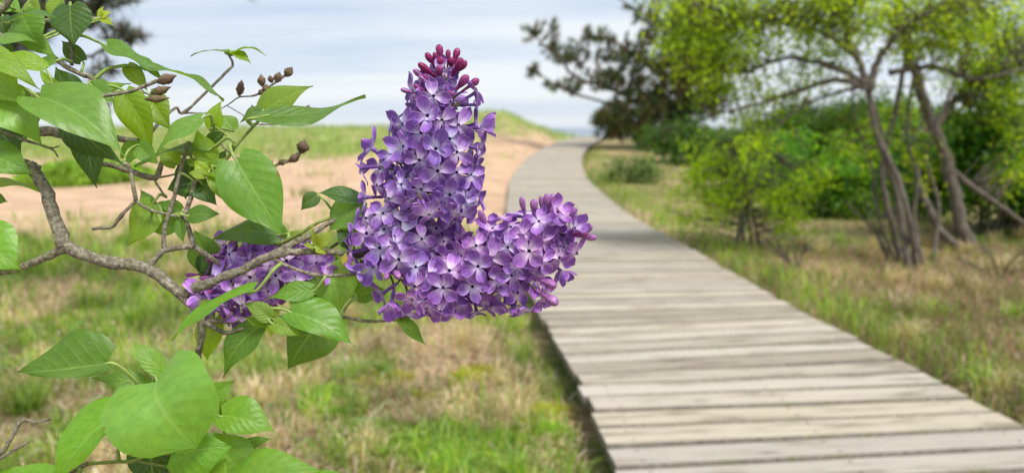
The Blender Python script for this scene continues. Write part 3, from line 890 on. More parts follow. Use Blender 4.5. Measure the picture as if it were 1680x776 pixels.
# multi-stemmed tree with the fan of limbs
b0 = gpt(1492, 442); D = dep(b0)
build_tree('deciduous_tree', 'dark multi stemmed tree whose bare limbs fan out beside the boardwalk', 'tree', b0, [
    ([b0, A_(1482, 385, D), A_(1470, 310, D + .05), A_(1440, 225, D), A_(1424, 140, D - .05)], 0.036, 0.026),
    ([gpt(1504, 440), A_(1494, 370, D - .1), A_(1476, 300, D - .1), A_(1462, 270, D - .05), A_(1448, 235, D)], 0.030, 0.020),
    ([A_(1424, 140, D - .05), A_(1404, 90, D), A_(1385, 40, D + .1), A_(1370, -60, D + .2)], 0.036, 0.022),
    ([gpt(1478, 432), A_(1462, 360, D + .2), A_(1448, 300, D + .2), A_(1452, 240, D + .2), A_(1470, 180, D + .2), A_(1490, 60, D + .2)], 0.032, 0.02),
    ([A_(1424, 145, D - .05), A_(1370, 132, D), A_(1310, 150, D + .1), A_(1240, 172, D + .1), A_(1160, 190, D + .2)], 0.032, 0.010),
    ([A_(1424, 140, D - .05), A_(1360, 108, D), A_(1290, 96, D + .1), A_(1210, 120, D + .2), A_(1140, 110, D + .3)], 0.032, 0.010),
    ([A_(1404, 90, D), A_(1340, 50, D), A_(1260, 30, D + .1), A_(1150, 10, D + .2)], 0.03, 0.012),
    ([A_(1424, 150, D - .05), A_(1445, 90, D), A_(1490, 40, D - .1), A_(1560, 0, D - .2)], 0.04, 0.02),
    ([A_(1424, 140, D - .05), A_(1350, 160, D + .1), A_(1300, 185, D + .1), A_(1270, 215, D + .1)], 0.018, 0.006),
    ([gpt(1515, 436), A_(1500, 360, D + .3), A_(1505, 290, D + .3), A_(1488, 220, D + .3), A_(1500, 120, D + .3), A_(1540, 20, D + .3)], 0.022, 0.012),
    ([gpt(1470, 428), A_(1440, 350, D + .3), A_(1432, 280, D + .3), A_(1405, 200, D + .3), A_(1395, 120, D + .3)], 0.020, 0.009),
    ([gpt(1530, 430), A_(1540, 340, D + .5), A_(1520, 250, D + .5), A_(1560, 150, D + .5), A_(1600, 40, D + .5)], 0.022, 0.012),
    ([A_(1460, 120, D), A_(1530, 110, D), A_(1600, 130, D - .2), A_(1690, 110, D - .3)], 0.03, 0.015),
    ([A_(1430, 160, D), A_(1445, 210, D), A_(1452, 270, D)], 0.012, 0.012),
], [(A_(1280, 10, D + .2), (1.1, .7, .36), 190), (A_(1180, 70, D + .3), (.35, .5, .35), 46), (A_(1420, 0, D), (1.0, .7, .28), 110),
    (A_(1200, 140, D + .2), (.4, .4, .16), 16), (A_(1330, 70, D + .1), (.5, .5, .16), 24), (A_(1600, 30, D - .2), (.6, .6, .28), 80), (A_(1110, 30, D + .4), (.3, .4, .3), 34),
    (A_(1280, 165, D + .2), (.5, .3, .1), 14), (A_(1210, 95, D + .2), (.35, .4, .22), 40), (A_(1110, 90, D + .5), (.28, .4, .3), 34), (A_(1350, 95, D + .2), (.4, .4, .14), 24), (A_(1500, 70, D), (.4, .5, .2), 30), (A_(1180, 165, D + .3), (.25, .3, .12), 16), (A_(1470, 190, D + .4), (.35, .4, .5), 16), (A_(1400, 230, D + .3), (.3, .4, .25), 22), (A_(1300, 130, D + .2), (.6, .4, .25), 30), (A_(1500, 260, D + .5), (.2, .3, .35), 14), (A_(1240, 200, D + .3), (.4, .3, .15), 18), (A_(1330, 30, D + .1), (1.1, .6, .28), 70), (A_(1180, 60, D + .3), (.5, .5, .35), 60), (A_(1560, 60, D - .1), (.6, .5, .3), 60), (A_(1150, 110, D + .3), (.3, .4, .3), 40)],
    0.042, YG + [(0.09, 0.11, 0.02)], [3, 3, 3, 2, 3], 22, 0.085)

# leaning trunk
b0 = gpt(1602, 412); D = dep(b0)
build_tree('deciduous_tree', 'leaning grey trunk tree with a long diagonal lower branch at right', 'tree', b0, [
    ([b0, A_(1578, 370, D), A_(1568, 320, D), A_(1552, 260, D), A_(1525, 190, D), A_(1500, 120, D - .1), A_(1482, 40, D - .1), A_(1465, -80, D - .1)], 0.072, 0.05),
    ([A_(1562, 278, D), A_(1600, 310, D - .1), A_(1640, 338, D - .2), A_(1700, 380, D - .3)], 0.035, 0.02),
    ([A_(1535, 210, D), A_(1580, 150, D + .1), A_(1640, 110, D + .2), A_(1720, 60, D + .3)], 0.045, 0.02),
    ([gpt(1648, 420), A_(1560, 395, D), A_(1520, 330, D + .1), A_(1500, 270, D + .2)], 0.05, 0.03),
], [(A_(1630, 130, D), (.4, .5, .35), 70), (A_(1540, 60, D), (.4, .5, .2), 22), (A_(1650, 190, D), (.25, .4, .32), 34), (A_(1590, 120, D - .1), (.25, .3, .25), 34), (A_(1650, 290, D), (.22, .3, .3), 30), (A_(1660, 120, D - .3), (.3, .4, .5), 60), (A_(1570, 20, D), (.7, .5, .25), 40), (A_(1530, 250, D + .4), (.16, .3, .2), 5)],
    0.042, YG + [(0.10, 0.20, 0.02)], [3, 2, 3, 1, 3], 24, 0.085)

# trunk at the far right edge
b0 = gpt(1720, 400); D = dep(b0)
build_tree('deciduous_tree', 'brown trunk rising through leaves at the far right edge', 'tree', b0, [
    ([b0, A_(1700, 300, D), A_(1672, 210, D), A_(1650, 120, D), A_(1610, 30, D), A_(1590, -60, D)], 0.045, 0.03),
    ([A_(1672, 210, D), A_(1640, 170, D), A_(1600, 190, D)], 0.02, 0.01),
], [(A_(1660, 60, D), (.4, .4, .3), 30), (A_(1650, 250, D), (.25, .4, .3), 22), (A_(1690, 160, D), (.2, .3, .3), 16)], 0.042, YG, [2, 2, 3, 1], 30, 0.085)

def bush(name, label, px0, px1, ytop, ybase, d_off, leaf, cols, wts, ncl, per, spread, cat='bush', dens=0.5, stemn=6):
    c = gpt((px0 + px1) / 2, ybase); D = dep(c) + d_off
    wx = (px1 - px0) / 2 / F * D; hz = (ybase - ytop) / F * D
    c = Vector((at((px0 + px1) / 2, ybase, D).x, at((px0 + px1) / 2, ybase, D).y, 0)); c.z = float(terrain(c.x, c.y)) - 0.03
    stems = []
    for k in range(stemn):
        a = rng.uniform(-0.8, 0.8); q = rng.uniform(-0.5, 0.5)
        b1 = c + Vector((rng.uniform(-.25, .25) * wx, rng.uniform(-.15, .15), 0))
        stems.append(([b1, b1 + Vector((a * wx * .35, q * .3, hz * .45)), b1 + Vector((a * wx * .8, q * .7, hz * .85))], 0.014 + 0.006 * hz, 0.005))
    ell = []
    for k in range(12):
        fx_ = rng.uniform(-.8, .8); top = (0.55 + 0.45 * rng.random()) * (1 - 0.35 * abs(fx_))
        cz = hz * rng.uniform(.25, 1.05) * top
        ell.append((c + Vector((fx_ * wx, rng.uniform(-.4, .4) * max(.5, wx), cz * .75 + hz * .1)), (wx * rng.uniform(.25, .45), max(.3, wx * .4), hz * rng.uniform(.2, .36)), ncl // 9))
    return build_tree(name, label, cat, c, stems, ell, leaf, cols, wts, per, spread)

bush('leafy_bush', 'sparse yellow green bush standing alone right of the boardwalk bend', 1090, 1335, 195, 404, 0, 0.045, [(0.32, 0.47, 0.015), (0.40, 0.55, 0.02), (0.20, 0.32, 0.015)], [3, 3, 1], 190, 20, 0.075)
bush('leafy_bush', 'rounded emerald green bush behind the bare twigs, between the yellow bush and the trees', 1235, 1440, 185, 356, 0, 0.07, EM + [(0.16, 0.28, 0.02)], [3, 3, 2, 3, 3], 230, 36, 0.12)
bush('leafy_bush', 'fresh green bush behind the multi stemmed trunks', 1370, 1540, 165, 352, 0.6, 0.07, EM + [(0.2, 0.3, 0.02)], [2, 3, 1, 3, 4], 190, 36, 0.12)
bush('lilac_bush', 'big dark green bush behind the leaning trunk at right', 1500, 1780, 130, 415, 1.1, 0.085, EM, [3, 3, 3, 3], 460, 36, 0.12)
bush('lilac_bush', 'dark bush with purple blossom between the two trunks', 1455, 1545, 165, 390, 1.6, 0.08, EM + [(0.22, 0.10, 0.30)], [3, 2, 3, 1, 1], 70, 30, 0.12)
bush('low_hedge', 'dark green low hedge behind the pine and the yellow bush', 1075, 1290, 222, 300, 6, 0.12, [(0.05, 0.12, 0.02), (0.08, 0.17, 0.025), (0.035, 0.08, 0.015)], [3, 2, 2], 300, 34, 0.20, 'hedge')
bush('low_hedge', 'long dark hedge on the skyline right of the path', 1240, 1560, 205, 300, 8, 0.14, [(0.06, 0.13, 0.02), (0.09, 0.18, 0.025), (0.035, 0.08, 0.015)], [3, 2, 2], 420, 34, 0.25, 'hedge')
bush('leafy_bush', 'small grey green bush beside the upper bend of the boardwalk', 985, 1080, 255, 300, 0, 0.09, [(0.10, 0.17, 0.06), (0.13, 0.2, 0.07)], [1, 1], 40, 30, 0.16)

# bare twiggy saplings
def twig_plant(label, base, tips, r):
    root = empty('bare_sapling', base); tag(root, label, 'sapling')
    for tp in tips:
        P = np.array([tuple(base), tuple(base.lerp(tp, .5) + Vector((rng.normal(0, .03), rng.normal(0, .03), .02))), tuple(tp)])
        parts = [tube(spline(P, 8), np.linspace(r, r * .3, 8), 5)]
        for k in range(4):
            f_ = rng.uniform(.35, .9); q = base.lerp(tp, f_)
            e = q + Vector((rng.normal(0, .12), rng.normal(0, .1), rng.uniform(.05, .2)))
            parts.append(tube(np.array([tuple(q), tuple(e)]), [r * .4, r * .15], 4))
        V, Fq = join(parts)
        mobj('stem', bigmesh('stem', V, Fq, M_trunk), root)
b0 = gpt(1310, 440); D = dep(b0)
twig_plant('leafless brown sapling on the grass between boardwalk and trees', b0, [A_(1225, 365, D), A_(1262, 370, D - .1), A_(1300, 385, D), A_(1322, 390, D), A_(1250, 400, D)], 0.014)
b0 = gpt(1462, 430); D = dep(b0)
twig_plant('thin dead sapling leaning left of the dark multi stemmed tree', b0, [A_(1380, 325, D), A_(1405, 300, D), A_(1420, 345, D), A_(1440, 380, D)], 0.014)
b0 = gpt(1640, 455); D = dep(b0)
twig_plant('bare brushwood twigs low on the ground at the right edge', b0, [A_(1560, 420, D), A_(1700, 400, D - .3), A_(1610, 400, D), A_(1690, 440, D)], 0.012)

# ------------------------------------------------------------------ pines
def pine(name, label, base, stems, tips, NC, seed_tufts, tuft=0.26):
    root = empty(name, base); tag(root, label, 'pine tree')
    A = []
    for i, (P, r0, r1) in enumerate(stems):
        C = spline(np.array([tuple(p) for p in P]), max(9, 5 * len(P)))
        C[1:-1] += rng.normal(0, 1, C[1:-1].shape) * r0 * 0.25
        V, Fq = tube(C, np.linspace(r0, r1, len(C)), 8, 0.12)
        nm = 'trunk' if i == 0 else 'limb'
        mobj(nm, bigmesh(nm, V, Fq, M_trunk), root)
        A.append(C)
    A = np.vstack(A)
    T = []
    for c, r, k in tips:
        k = int(k * 1.6)
        v = rng.normal(0, 1, (k, 3)); v /= np.linalg.norm(v, axis=1)[:, None]; v *= rng.random((k, 1)) ** 0.5
        T.append(np.array(c) + v * np.array(r))
    T = np.vstack(T)
    tw = []; Vs = []; Cs = []
    for k in T:
        j = np.argmin(((A - k) ** 2).sum(1)); a0 = A[j]
        L0 = np.linalg.norm(k - a0)
        if 0.05 < L0 < 2.5:
            tw.append(tube(spline([a0, (a0 + k) / 2 + [0, 0, -.06 * L0], k], 5), np.linspace(0.012, 0.006, 5) * (tuft / .26), 4))
        d = (k - a0) / (L0 + 1e-6) + np.array([0, 0, 0.5]); d /= np.linalg.norm(d)
        nn = seed_tufts
        dirs = d + rng.normal(0, 0.62, (nn, 3)); dirs /= np.linalg.norm(dirs, axis=1)[:, None]
        rt = k - d * rng.uniform(0, tuft * 0.9, (nn, 1))
        sd_ = np.cross(dirs, rng.normal(0, 1, (nn, 3))); sd_ /= np.linalg.norm(sd_, axis=1)[:, None]
        ln = tuft * rng.uniform(0.6, 1.1, (nn, 1))
        Vs.append(np.stack([rt - sd_ * tuft * .035, rt + sd_ * tuft * .035, rt + dirs * ln], 1).reshape(-1, 3))
        Cs.append(np.repeat(pick(NC, [1] * len(NC), 1) * rng.uniform(.7, 1.3, (nn, 1)), 3, 0))
    V = np.vstack(Vs); C = np.vstack(Cs)
    o = mobj('crown', bigmesh('crown', V, np.arange(len(V)).reshape(-1, 3), M_needle, C, smooth=False), root); tag(o, kind='stuff')
    V, Fq = join(tw)
    o = mobj('twigs', bigmesh('twigs', V, Fq, M_trunk), root); tag(o, kind='stuff')
    return root

PN = [(0.08, 0.11, 0.035), (0.10, 0.14, 0.04), (0.06, 0.085, 0.035), (0.13, 0.15, 0.04), (0.17, 0.13, 0.05)]
b0 = gpt(1048, 246, 0.1); D = dep(b0)
sc_ = D / F
pine('pine_tree', 'dark windswept pine standing right of the boardwalk crest', b0, [
    ([b0, A_(1060, 200, D), A_(1085, 130, D), A_(1105, 50, D), A_(1120, -60, D)], 0.22, 0.12),
    ([A_(1070, 180, D), A_(1010, 150, D), A_(950, 128, D), A_(905, 85, D), A_(878, 60, D)], 0.10, 0.03),
    ([A_(1062, 190, D), A_(1000, 170, D), A_(930, 150, D), A_(875, 115, D)], 0.08, 0.03),
    ([A_(1085, 130, D), A_(1040, 90, D), A_(990, 60, D), A_(960, 62, D)], 0.09, 0.03),
    ([A_(1085, 130, D), A_(1140, 110, D), A_(1190, 80, D)], 0.08, 0.03),
    ([A_(1065, 190, D), A_(1120, 190, D), A_(1170, 180, D)], 0.07, 0.03),
    ([A_(1062, 200, D), A_(1020, 205, D), A_(985, 190, D)], 0.06, 0.03),
    ([A_(1105, 50, D), A_(1050, 20, D), A_(1000, -10, D)], 0.07, 0.03),
], [(A_(870, 50, D), (20 * sc_, .8, 18 * sc_), 9), (A_(872, 112, D), (14 * sc_, .6, 16 * sc_), 8), (A_(905, 52, D), (16 * sc_, .6, 24 * sc_), 7), (A_(915, 78, D), (40 * sc_, .8, 14 * sc_), 14),
    (A_(930, 140, D), (48 * sc_, .9, 12 * sc_), 20), (A_(945, 95, D), (55 * sc_, 1, 14 * sc_), 22), (A_(980, 60, D), (35 * sc_, 1, 18 * sc_), 18), (A_(1020, 90, D), (55 * sc_, 1.2, 35 * sc_), 50),
    (A_(1000, 130, D), (50 * sc_, 1.2, 22 * sc_), 34), (A_(1000, 195, D), (34 * sc_, 1.2, 26 * sc_), 70), (A_(1060, 185, D), (70 * sc_, 1.4, 48 * sc_), 210), (A_(1130, 165, D), (60 * sc_, 1.4, 50 * sc_), 170),
    (A_(1110, 80, D), (80 * sc_, 1.4, 50 * sc_), 150), (A_(1080, 20, D), (60 * sc_, 1.4, 30 * sc_), 50), (A_(1160, 20, D), (60 * sc_, 1.4, 50 * sc_), 80), (A_(1010, 215, D), (36 * sc_, 1, 18 * sc_), 60), (A_(1140, 120, D), (70 * sc_, 1.4, 70 * sc_), 130), (A_(1080, 215, D), (80 * sc_, 1.2, 18 * sc_), 70), (A_(1050, 130, D), (60 * sc_, 1.2, 40 * sc_), 60)], PN, 64, 0.30)

# pine bough hanging into the top left corner
D = 5.5
b0 = Vector((at(-420, 388, D).x, at(-420, 388, D).y, 0)); b0.z = float(terrain(b0.x, b0.y)) - 0.05
pine('pine_tree', 'dark pine boughs blurred behind the leaves in the top left corner', b0, [
    ([b0, A_(-400, 300, D), A_(-380, 50, D), A_(-370, -250, D)], 0.13, 0.07),
    ([A_(-385, 120, D), A_(-200, 60, D), A_(-20, 30, D), A_(120, 15, D), A_(190, -10, D)], 0.05, 0.012),
    ([A_(-385, 200, D), A_(-200, 140, D), A_(0, 110, D), A_(130, 95, D), A_(250, 55, D)], 0.04, 0.006),
    ([A_(-385, 150, D), A_(-200, 150, D), A_(0, 160, D), A_(120, 190, D), A_(195, 160, D)], 0.04, 0.006),
    ([A_(-375, -100, D), A_(-100, -80, D), A_(100, -50, D), A_(250, -40, D)], 0.05, 0.01),
], [(A_(70, 20, D), (80 * D / F, .4, 30 * D / F), 70), (A_(130, 25, D), (50 * D / F, .3, 18 * D / F), 16), (A_(200, 50, D), (40 * D / F, .3, 8 * D / F), 10), (A_(20, 60, D), (60 * D / F, .4, 30 * D / F), 30),
    (A_(180, 120, D), (50 * D / F, .3, 22 * D / F), 5), (A_(120, 160, D), (80 * D / F, .3, 30 * D / F), 8), (A_(170, -5, D), (60 * D / F, .3, 10 * D / F), 18), (A_(420, -10, D), (8 * D / F, .1, 14 * D / F), 2)],
     [(0.10, 0.11, 0.07), (0.13, 0.14, 0.09), (0.07, 0.075, 0.055)], 34, 0.13)

# ------------------------------------------------------------------ the lilac in front
D0 = FOCUS
PXM = D0 / F
shrub_base = Vector((-0.62, 0.62, 0)); shrub_base.z = float(terrain(shrub_base.x, shrub_base.y)) - 0.02
lilac = empty('lilac_shrub', shrub_base)
tag(lilac, 'lilac shrub with purple flower panicles and heart shaped leaves in the foreground', 'lilac')
LILAC = lilac
BR = []          # samples for attaching leaves

def branch(pts, name='branch', mat_=None, color=None, bump=0.10, attach=True, sides=9):
    """pts: (px, py, radius px, dz cm)"""
    P = []
    for q in pts:
        dz = q[3] if len(q) > 3 else 0.0
        d = D0 + dz / 100.0
        p = at(q[0], q[1], d)
        P.append((p.x, p.y, p.z, q[2] * d / F))
    n = max(10, int(sum(math.dist(P[i][:3], P[i + 1][:3]) for i in range(len(P) - 1)) / 0.0035))
    n = min(n, 120)
    C = spline(P, n)
    R = np.clip(C[:, 3], 0.0003, None)
    if mat_ is None:
        nodes = 1 + 0.22 * (rng.random(n) ** 4) * (rng.random(n) > 0.6)
        R = R * nodes
        C[1:-1, :3] += rng.normal(0, 1, (n - 2, 3)) * R[1:-1, None] * 0.10
    V, Fq = tube(C[:, :3], R, sides, bump)
    o = mobj(name, bigmesh(name, V, Fq, mat_ or M_bark), LILAC)
    if color: o.color = (*color, 1)
    if attach: BR.append(C[:, :3])
    return o

# stems rising from the ground, out of frame on the left
def stem3(P):
    C = spline(np.array(P, dtype=float), 40)
    V, Fq = tube(C[:, :3], C[:, 3], 9, 0.10)
    mobj('stem', bigmesh('stem', V, Fq, M_bark), LILAC)
    BR.append(C[:, :3])
L0 = at(-140, 452, D0); L1 = at(-160, 250, D0 + .02); L2 = at(-120, 790, D0)
sb = shrub_base
stem3([(sb.x, sb.y, sb.z, .014), (-0.50, 0.52, 0.5, .011), (-0.42, 0.46, 1.0, .008), (L0.x, L0.y, L0.z, .0045), tuple(at(-60, 450, D0)) + (.003,), tuple(at(5, 446, D0)) + (.0022,)])
stem3([(sb.x + .03, sb.y + .02, sb.z, .013), (-0.54, 0.55, 0.6, .010), (-0.46, 0.5, 1.1, .007), (L1.x, L1.y, L1.z, .0045), tuple(at(-60, 235, D0 + .03)) + (.0035,), tuple(at(10, 224, D0 + .05)) + (.0028,)])
stem3([(sb.x - .02, sb.y - .03, sb.z, .012), (-0.5, 0.5, 0.45, .009), (-0.42, 0.45, 0.8, .006), (L2.x, L2.y, L2.z, .004), tuple(at(40, 800, D0)) + (.0025,), tuple(at(145, 760, D0)) + (.0015,)])
stem3([(-0.46, 0.5, 1.1, .005), tuple(at(-150, 90, D0 + .02)) + (.004,), tuple(at(-20, 60, D0 + .03)) + (.003,), tuple(at(40, 70, D0 + .03)) + (.0018,), tuple(at(72, 82, D0 + .03)) + (.0016,)])

branch([(46, 268, 8.5, -.3), (64, 292, 9.5), (82, 330, 10), (95, 372, 10), (106, 405, 11)])
branch([(104, 402, 11), (150, 424, 9.5), (200, 432, 9.5), (240, 440, 9.5), (275, 466, 9), (300, 487, 8), (324, 512, 6.5), (332, 545, 6, .5), (325, 580, 5.5, .8)])
branch([(108, 407, 8), (85, 418, 6.5), (42, 436, 5.5), (0, 447, 5), (-40, 450, 5)])
branch([(293, 484, 8), (345, 463, 7.5, -.5), (400, 441, 7.5, -.8), (450, 418, 7, -.8), (500, 413, 5.5, -.4), (550, 414, 5), (582, 421, 4.5)])
branch([(448, 418, 6, -.8), (480, 400, 5.5, -.4), (512, 384, 5), (535, 368, 4, .6), (575, 352, 4, 1.2)])
branch([(448, 424, 3.2, -.8), (482, 441, 3, -.9), (530, 452, 2.8, -.8), (585, 450, 2.4, -.5)])
branch([(240, 440, 6), (258, 422, 5), (272, 409, 5), (318, 406, 5), (346, 424, 4.5, .8), (380, 445, 4, 1.8)])
branch([(270, 410, 4), (269, 380, 3.8), (281, 338, 3.5), (295, 287, 3.2), (304, 250, 2.8), (308, 237, 3.6), (308, 232, 2)])
branch([(318, 407, 4.2), (311, 380, 4), (303, 357, 4), (312, 328, 4), (322, 292, 3.8), (328, 272, 3)])
branch([(303, 357, 4), (275, 352, 2.3), (246, 344, 2.3), (223, 330, 3)])
branch([(223, 330, 3.5), (218, 300, 3.6), (213, 275, 3.6), (203, 268, 4.5)])
branch([(223, 330, 3), (205, 347, 2.6), (196, 357, 3.6), (184, 373, 2.4), (168, 374, 3.0), (152, 376, 2.2)])
branch([(180, 270, 4.5, 2), (215, 282, 4.8, 2), (252, 291, 5.2, 2), (262, 278, 4.5, 2), (266, 262, 3, 2)])
branch([(252, 293, 2, 2), (264, 312, 1.6, 2), (274, 325, 1.2, 2)])
branch([(254, 292, 2, 2), (280, 288, 1.6, 1.5), (298, 281, 1.6, 1)])
branch([(5, 224, 6, 5), (62, 216, 8, 5), (105, 220, 8, 5), (128, 228, 8, 5), (150, 262, 5, 4), (185, 272, 4.5, 2)])
branch([(120, 222, 7, 5), (150, 218, 5, 5), (180, 225, 5, 5), (235, 232, 5, 5), (205, 200, 3, 4.5)])
branch([(72, 82, 4.5, 2.5), (99, 103, 4.2, 2.5), (128, 120, 4, 2.5), (152, 130, 4.6, 2.5), (165, 160, 3, 2.5)])
branch([(118, 108, 3.2, 2.5), (117, 88, 2.8, 2.5), (115, 64, 3.2, 2.5)])
branch([(10, 175, 3.5, -1), (62, 155, 3.5, -.8), (90, 159, 3, -.8), (117, 168, 3, -.8), (133, 181, 2.8, -.8), (149, 193, 1.8, -.8)])
branch([(120, 167, 3, -.8), (165, 159, 3, -.8), (215, 150, 2.8, -.8), (250, 136, 2.8, -.8), (262, 132, 2.5, -.8)])
branch([(-60, 205, 3, -.5), (0, 217, 2.6, -.5), (42, 231, 2.4, -.5), (72, 240, 2, -.5), (88, 247, 1.6, -.5), (95, 258, 1.0, -.5)])
branch([(75, 241, 1.6, -.5), (86, 243, 1.4, -.5), (97, 240, 1, -.5)])
branch([(-40, 246, 7, 1), (22, 264, 7.5, .5), (46, 270, 7.5, 0), (66, 275, 4, 0)])
branch([(235, 232, 3, 5), (285, 178, 2.4, 7), (300, 186, 2.4, 8), (340, 150, 2.2, 8), (372, 118, 2.2, 8), (382, 106, 2, 8), (374, 88, 1.6, 8)])
branch([(332, 287, 3, .5), (352, 276, 3, 0), (371, 262, 3), (388, 238, 2.8), (410, 214, 2.4), (432, 191, 2.2)], 'green_stem', M_stem, (0.20, 0.26, 0.05), 0.03)
branch([(388, 238, 2.6), (372, 222, 2.2), (357, 211, 2), (350, 208, 1.6)], 'green_stem', M_stem, (0.20, 0.26, 0.05), 0.03)
branch([(455, 402, 3.2, .5), (490, 384, 3.2, .3), (524, 364, 3, .6), (560, 352, 3, 1.5)], 'green_stem', M_stem, (0.22, 0.27, 0.05), 0.03)
branch([(338, 527, 4.5, .6), (380, 526, 4, .8), (440, 522, 4, .8), (476, 520, 3.2, .8), (520, 516, 2.6, 1), (560, 519, 2.6, .8), (606, 527, 2.6, .4), (656, 524, 2.2, .2), (668, 522, 1.2, .2)])
branch([(338, 530, 4, .4), (352, 538, 4, 0), (372, 546, 3.6, -.3), (400, 538, 2.4, -.5)])
branch([(443, 524, 3, .4), (446, 530, 3.4, -.4), (442, 520, 2.6, -.8)], 'green_stem', M_stem, (0.24, 0.33, 0.06), 0.03)
branch([(-60, 790, 3.5, 0), (0, 744, 3.2, 0), (20, 715, 3, 0), (36, 690, 3.4, 0), (60, 692, 2.4, 0), (83, 687, 2, 0)])
branch([(-20, 765, 3, 0), (15, 742, 2.6, 0), (32, 732, 2.6, 0), (47, 724, 1.8, 0)])
branch([(140, 760, 3, 0), (190, 757, 3, 0), (222, 755, 3.2, 0), (246, 738, 3.4, 0), (262, 715, 3, -.5)], 'green_stem', M_stem, (0.25, 0.30, 0.06), 0.03)
branch([(222, 755, 2.6, 0), (300, 770, 2.4, .5), (352, 785, 2.2, .5), (380, 762, 2, .5)], 'green_stem', M_stem, (0.20, 0.26, 0.06), 0.03)
branch([(-60, 60, 6, -1), (0, 18, 6, -1), (20, -6, 5, -1)])
branch([(325, 580, 5.5, .8), (318, 640, 5, 1.5), (300, 720, 4.5, 1.5), (280, 800, 4.5, 1.5)])

# ---- leaves
NU, NV = 18, 12
def leaf(b, tp, w_, n=(0, .4, .9), color=(0.09, 0.22, 0.03), fold=18, curl=0.09, asym=(1, 1), dz=0, tdz=None, wave=0.03, droop=0.0, petiole=True, cord=0.10, pet=None, blunt=False):
    d1 = D0 + dz / 100.0; d2 = D0 + (dz if tdz is None else tdz) / 100.0
    B = at(b[0], b[1], d1); T = at(tp[0], tp[1], d2)
    ax = T - B; L = ax.length; a = ax / L
    Nn = camdir(n); Nn = (Nn - a * Nn.dot(a)).normalized()
    Sd = a.cross(Nn).normalized()
    W = w_ * d1 / F / 2
    B, T, a, Nn, Sd = map(np.array, (B, T, a, Nn, Sd))
    f = math.radians(fold)
    tt = np.linspace(0, 1, NU + 1); vv = np.linspace(-1, 1, NV + 1)
    ph = rng.uniform(0, 6.28); wf = rng.uniform(7, 11); tw = rng.normal(0, 0.25); sway = rng.normal(0, 0.035)
    V = np.zeros((NU + 1, NV + 1, 3)); UVs = np.zeros((NU + 1, NV + 1, 2))
    for i, t_ in enumerate(tt):
        prof = max(0.012, math.sin(math.pi * min(1, 0.02 + 0.98 * t_) ** 0.60)) ** (0.70 + 0.75 * t_)
        if blunt: prof = max(0.02, 1 - abs(2 * t_ - 0.9) ** 3 / 1.331) ** 0.6
        if t_ > 0.9: prof *= max(0.02, 1 - ((t_ - 0.9) / 0.1) * 0.9)
        if i == NU: prof = 0.006
        c = B + a * L * t_ + Nn * L * (curl * 4 * t_ * (1 - t_) - droop * t_ ** 3) + Sd * L * sway * math.sin(math.pi * t_)
        ang = tw * (t_ - .5)
        s2 = Sd * math.cos(ang) + Nn * math.sin(ang); n2 = Nn * math.cos(ang) - Sd * math.sin(ang)
        for j, v in enumerate(vv):
            hw = W * prof * (asym[0] if v < 0 else asym[1])
            av = abs(v)
            lift = math.sin(f) * hw * av - 0.16 * hw * av ** 3
            # ruffled margin
            lift += wave * L * av ** 2 * math.sin(wf * t_ + ph + (1.7 if v > 0 else 0))
            p = c + s2 * v * hw * math.cos(f) + n2 * lift - a * cord * L * (av ** 1.2) * (1 - t_) ** (5 if cord < .2 else 3)
            V[i, j] = p; UVs[i, j] = (t_, (v + 1) / 2)
    nv = NV + 1
    ii, jj = np.meshgrid(np.arange(NU), np.arange(NV), indexing='ij')
    q = ii * nv + jj
    Fq = np.stack([q, q + nv, q + nv + 1, q + 1], -1).reshape(-1, 4)
    o = mobj('leaf', bigmesh('leaf', V.reshape(-1, 3), Fq, M_leaf, uv=UVs.reshape(-1, 2)), LILAC)
    k = rng.uniform(0.8, 1.2)
    o.color = (color[0] * k, color[1] * k, color[2] * k, 1)
    if petiole:
        A = np.vstack(BR)
        Q = B - a * min(0.012, L * .25)
        j = np.argmin(((A - Q) ** 2).sum(1)); E = A[j] if pet is None else np.array(at(pet[0], pet[1], D0 + pet[2] / 100))
        if np.linalg.norm(E - B) > 0.0015:
            C = spline([E, (E + Q) / 2 + Nn * 0.002, Q * .35 + B * .65 - Nn * .0006, B + a * L * .06 - Nn * .0003], 12)
            Vp, Fp = tube(C, np.linspace(0.0011, 0.0006, 12) * (0.75 + 0.5 * min(1, L / .05)), 6)
            po = mobj('petiole', bigmesh('petiole', Vp, Fp, M_stem), o)
            po.color = (0.26, 0.36, 0.08, 1)
    return o

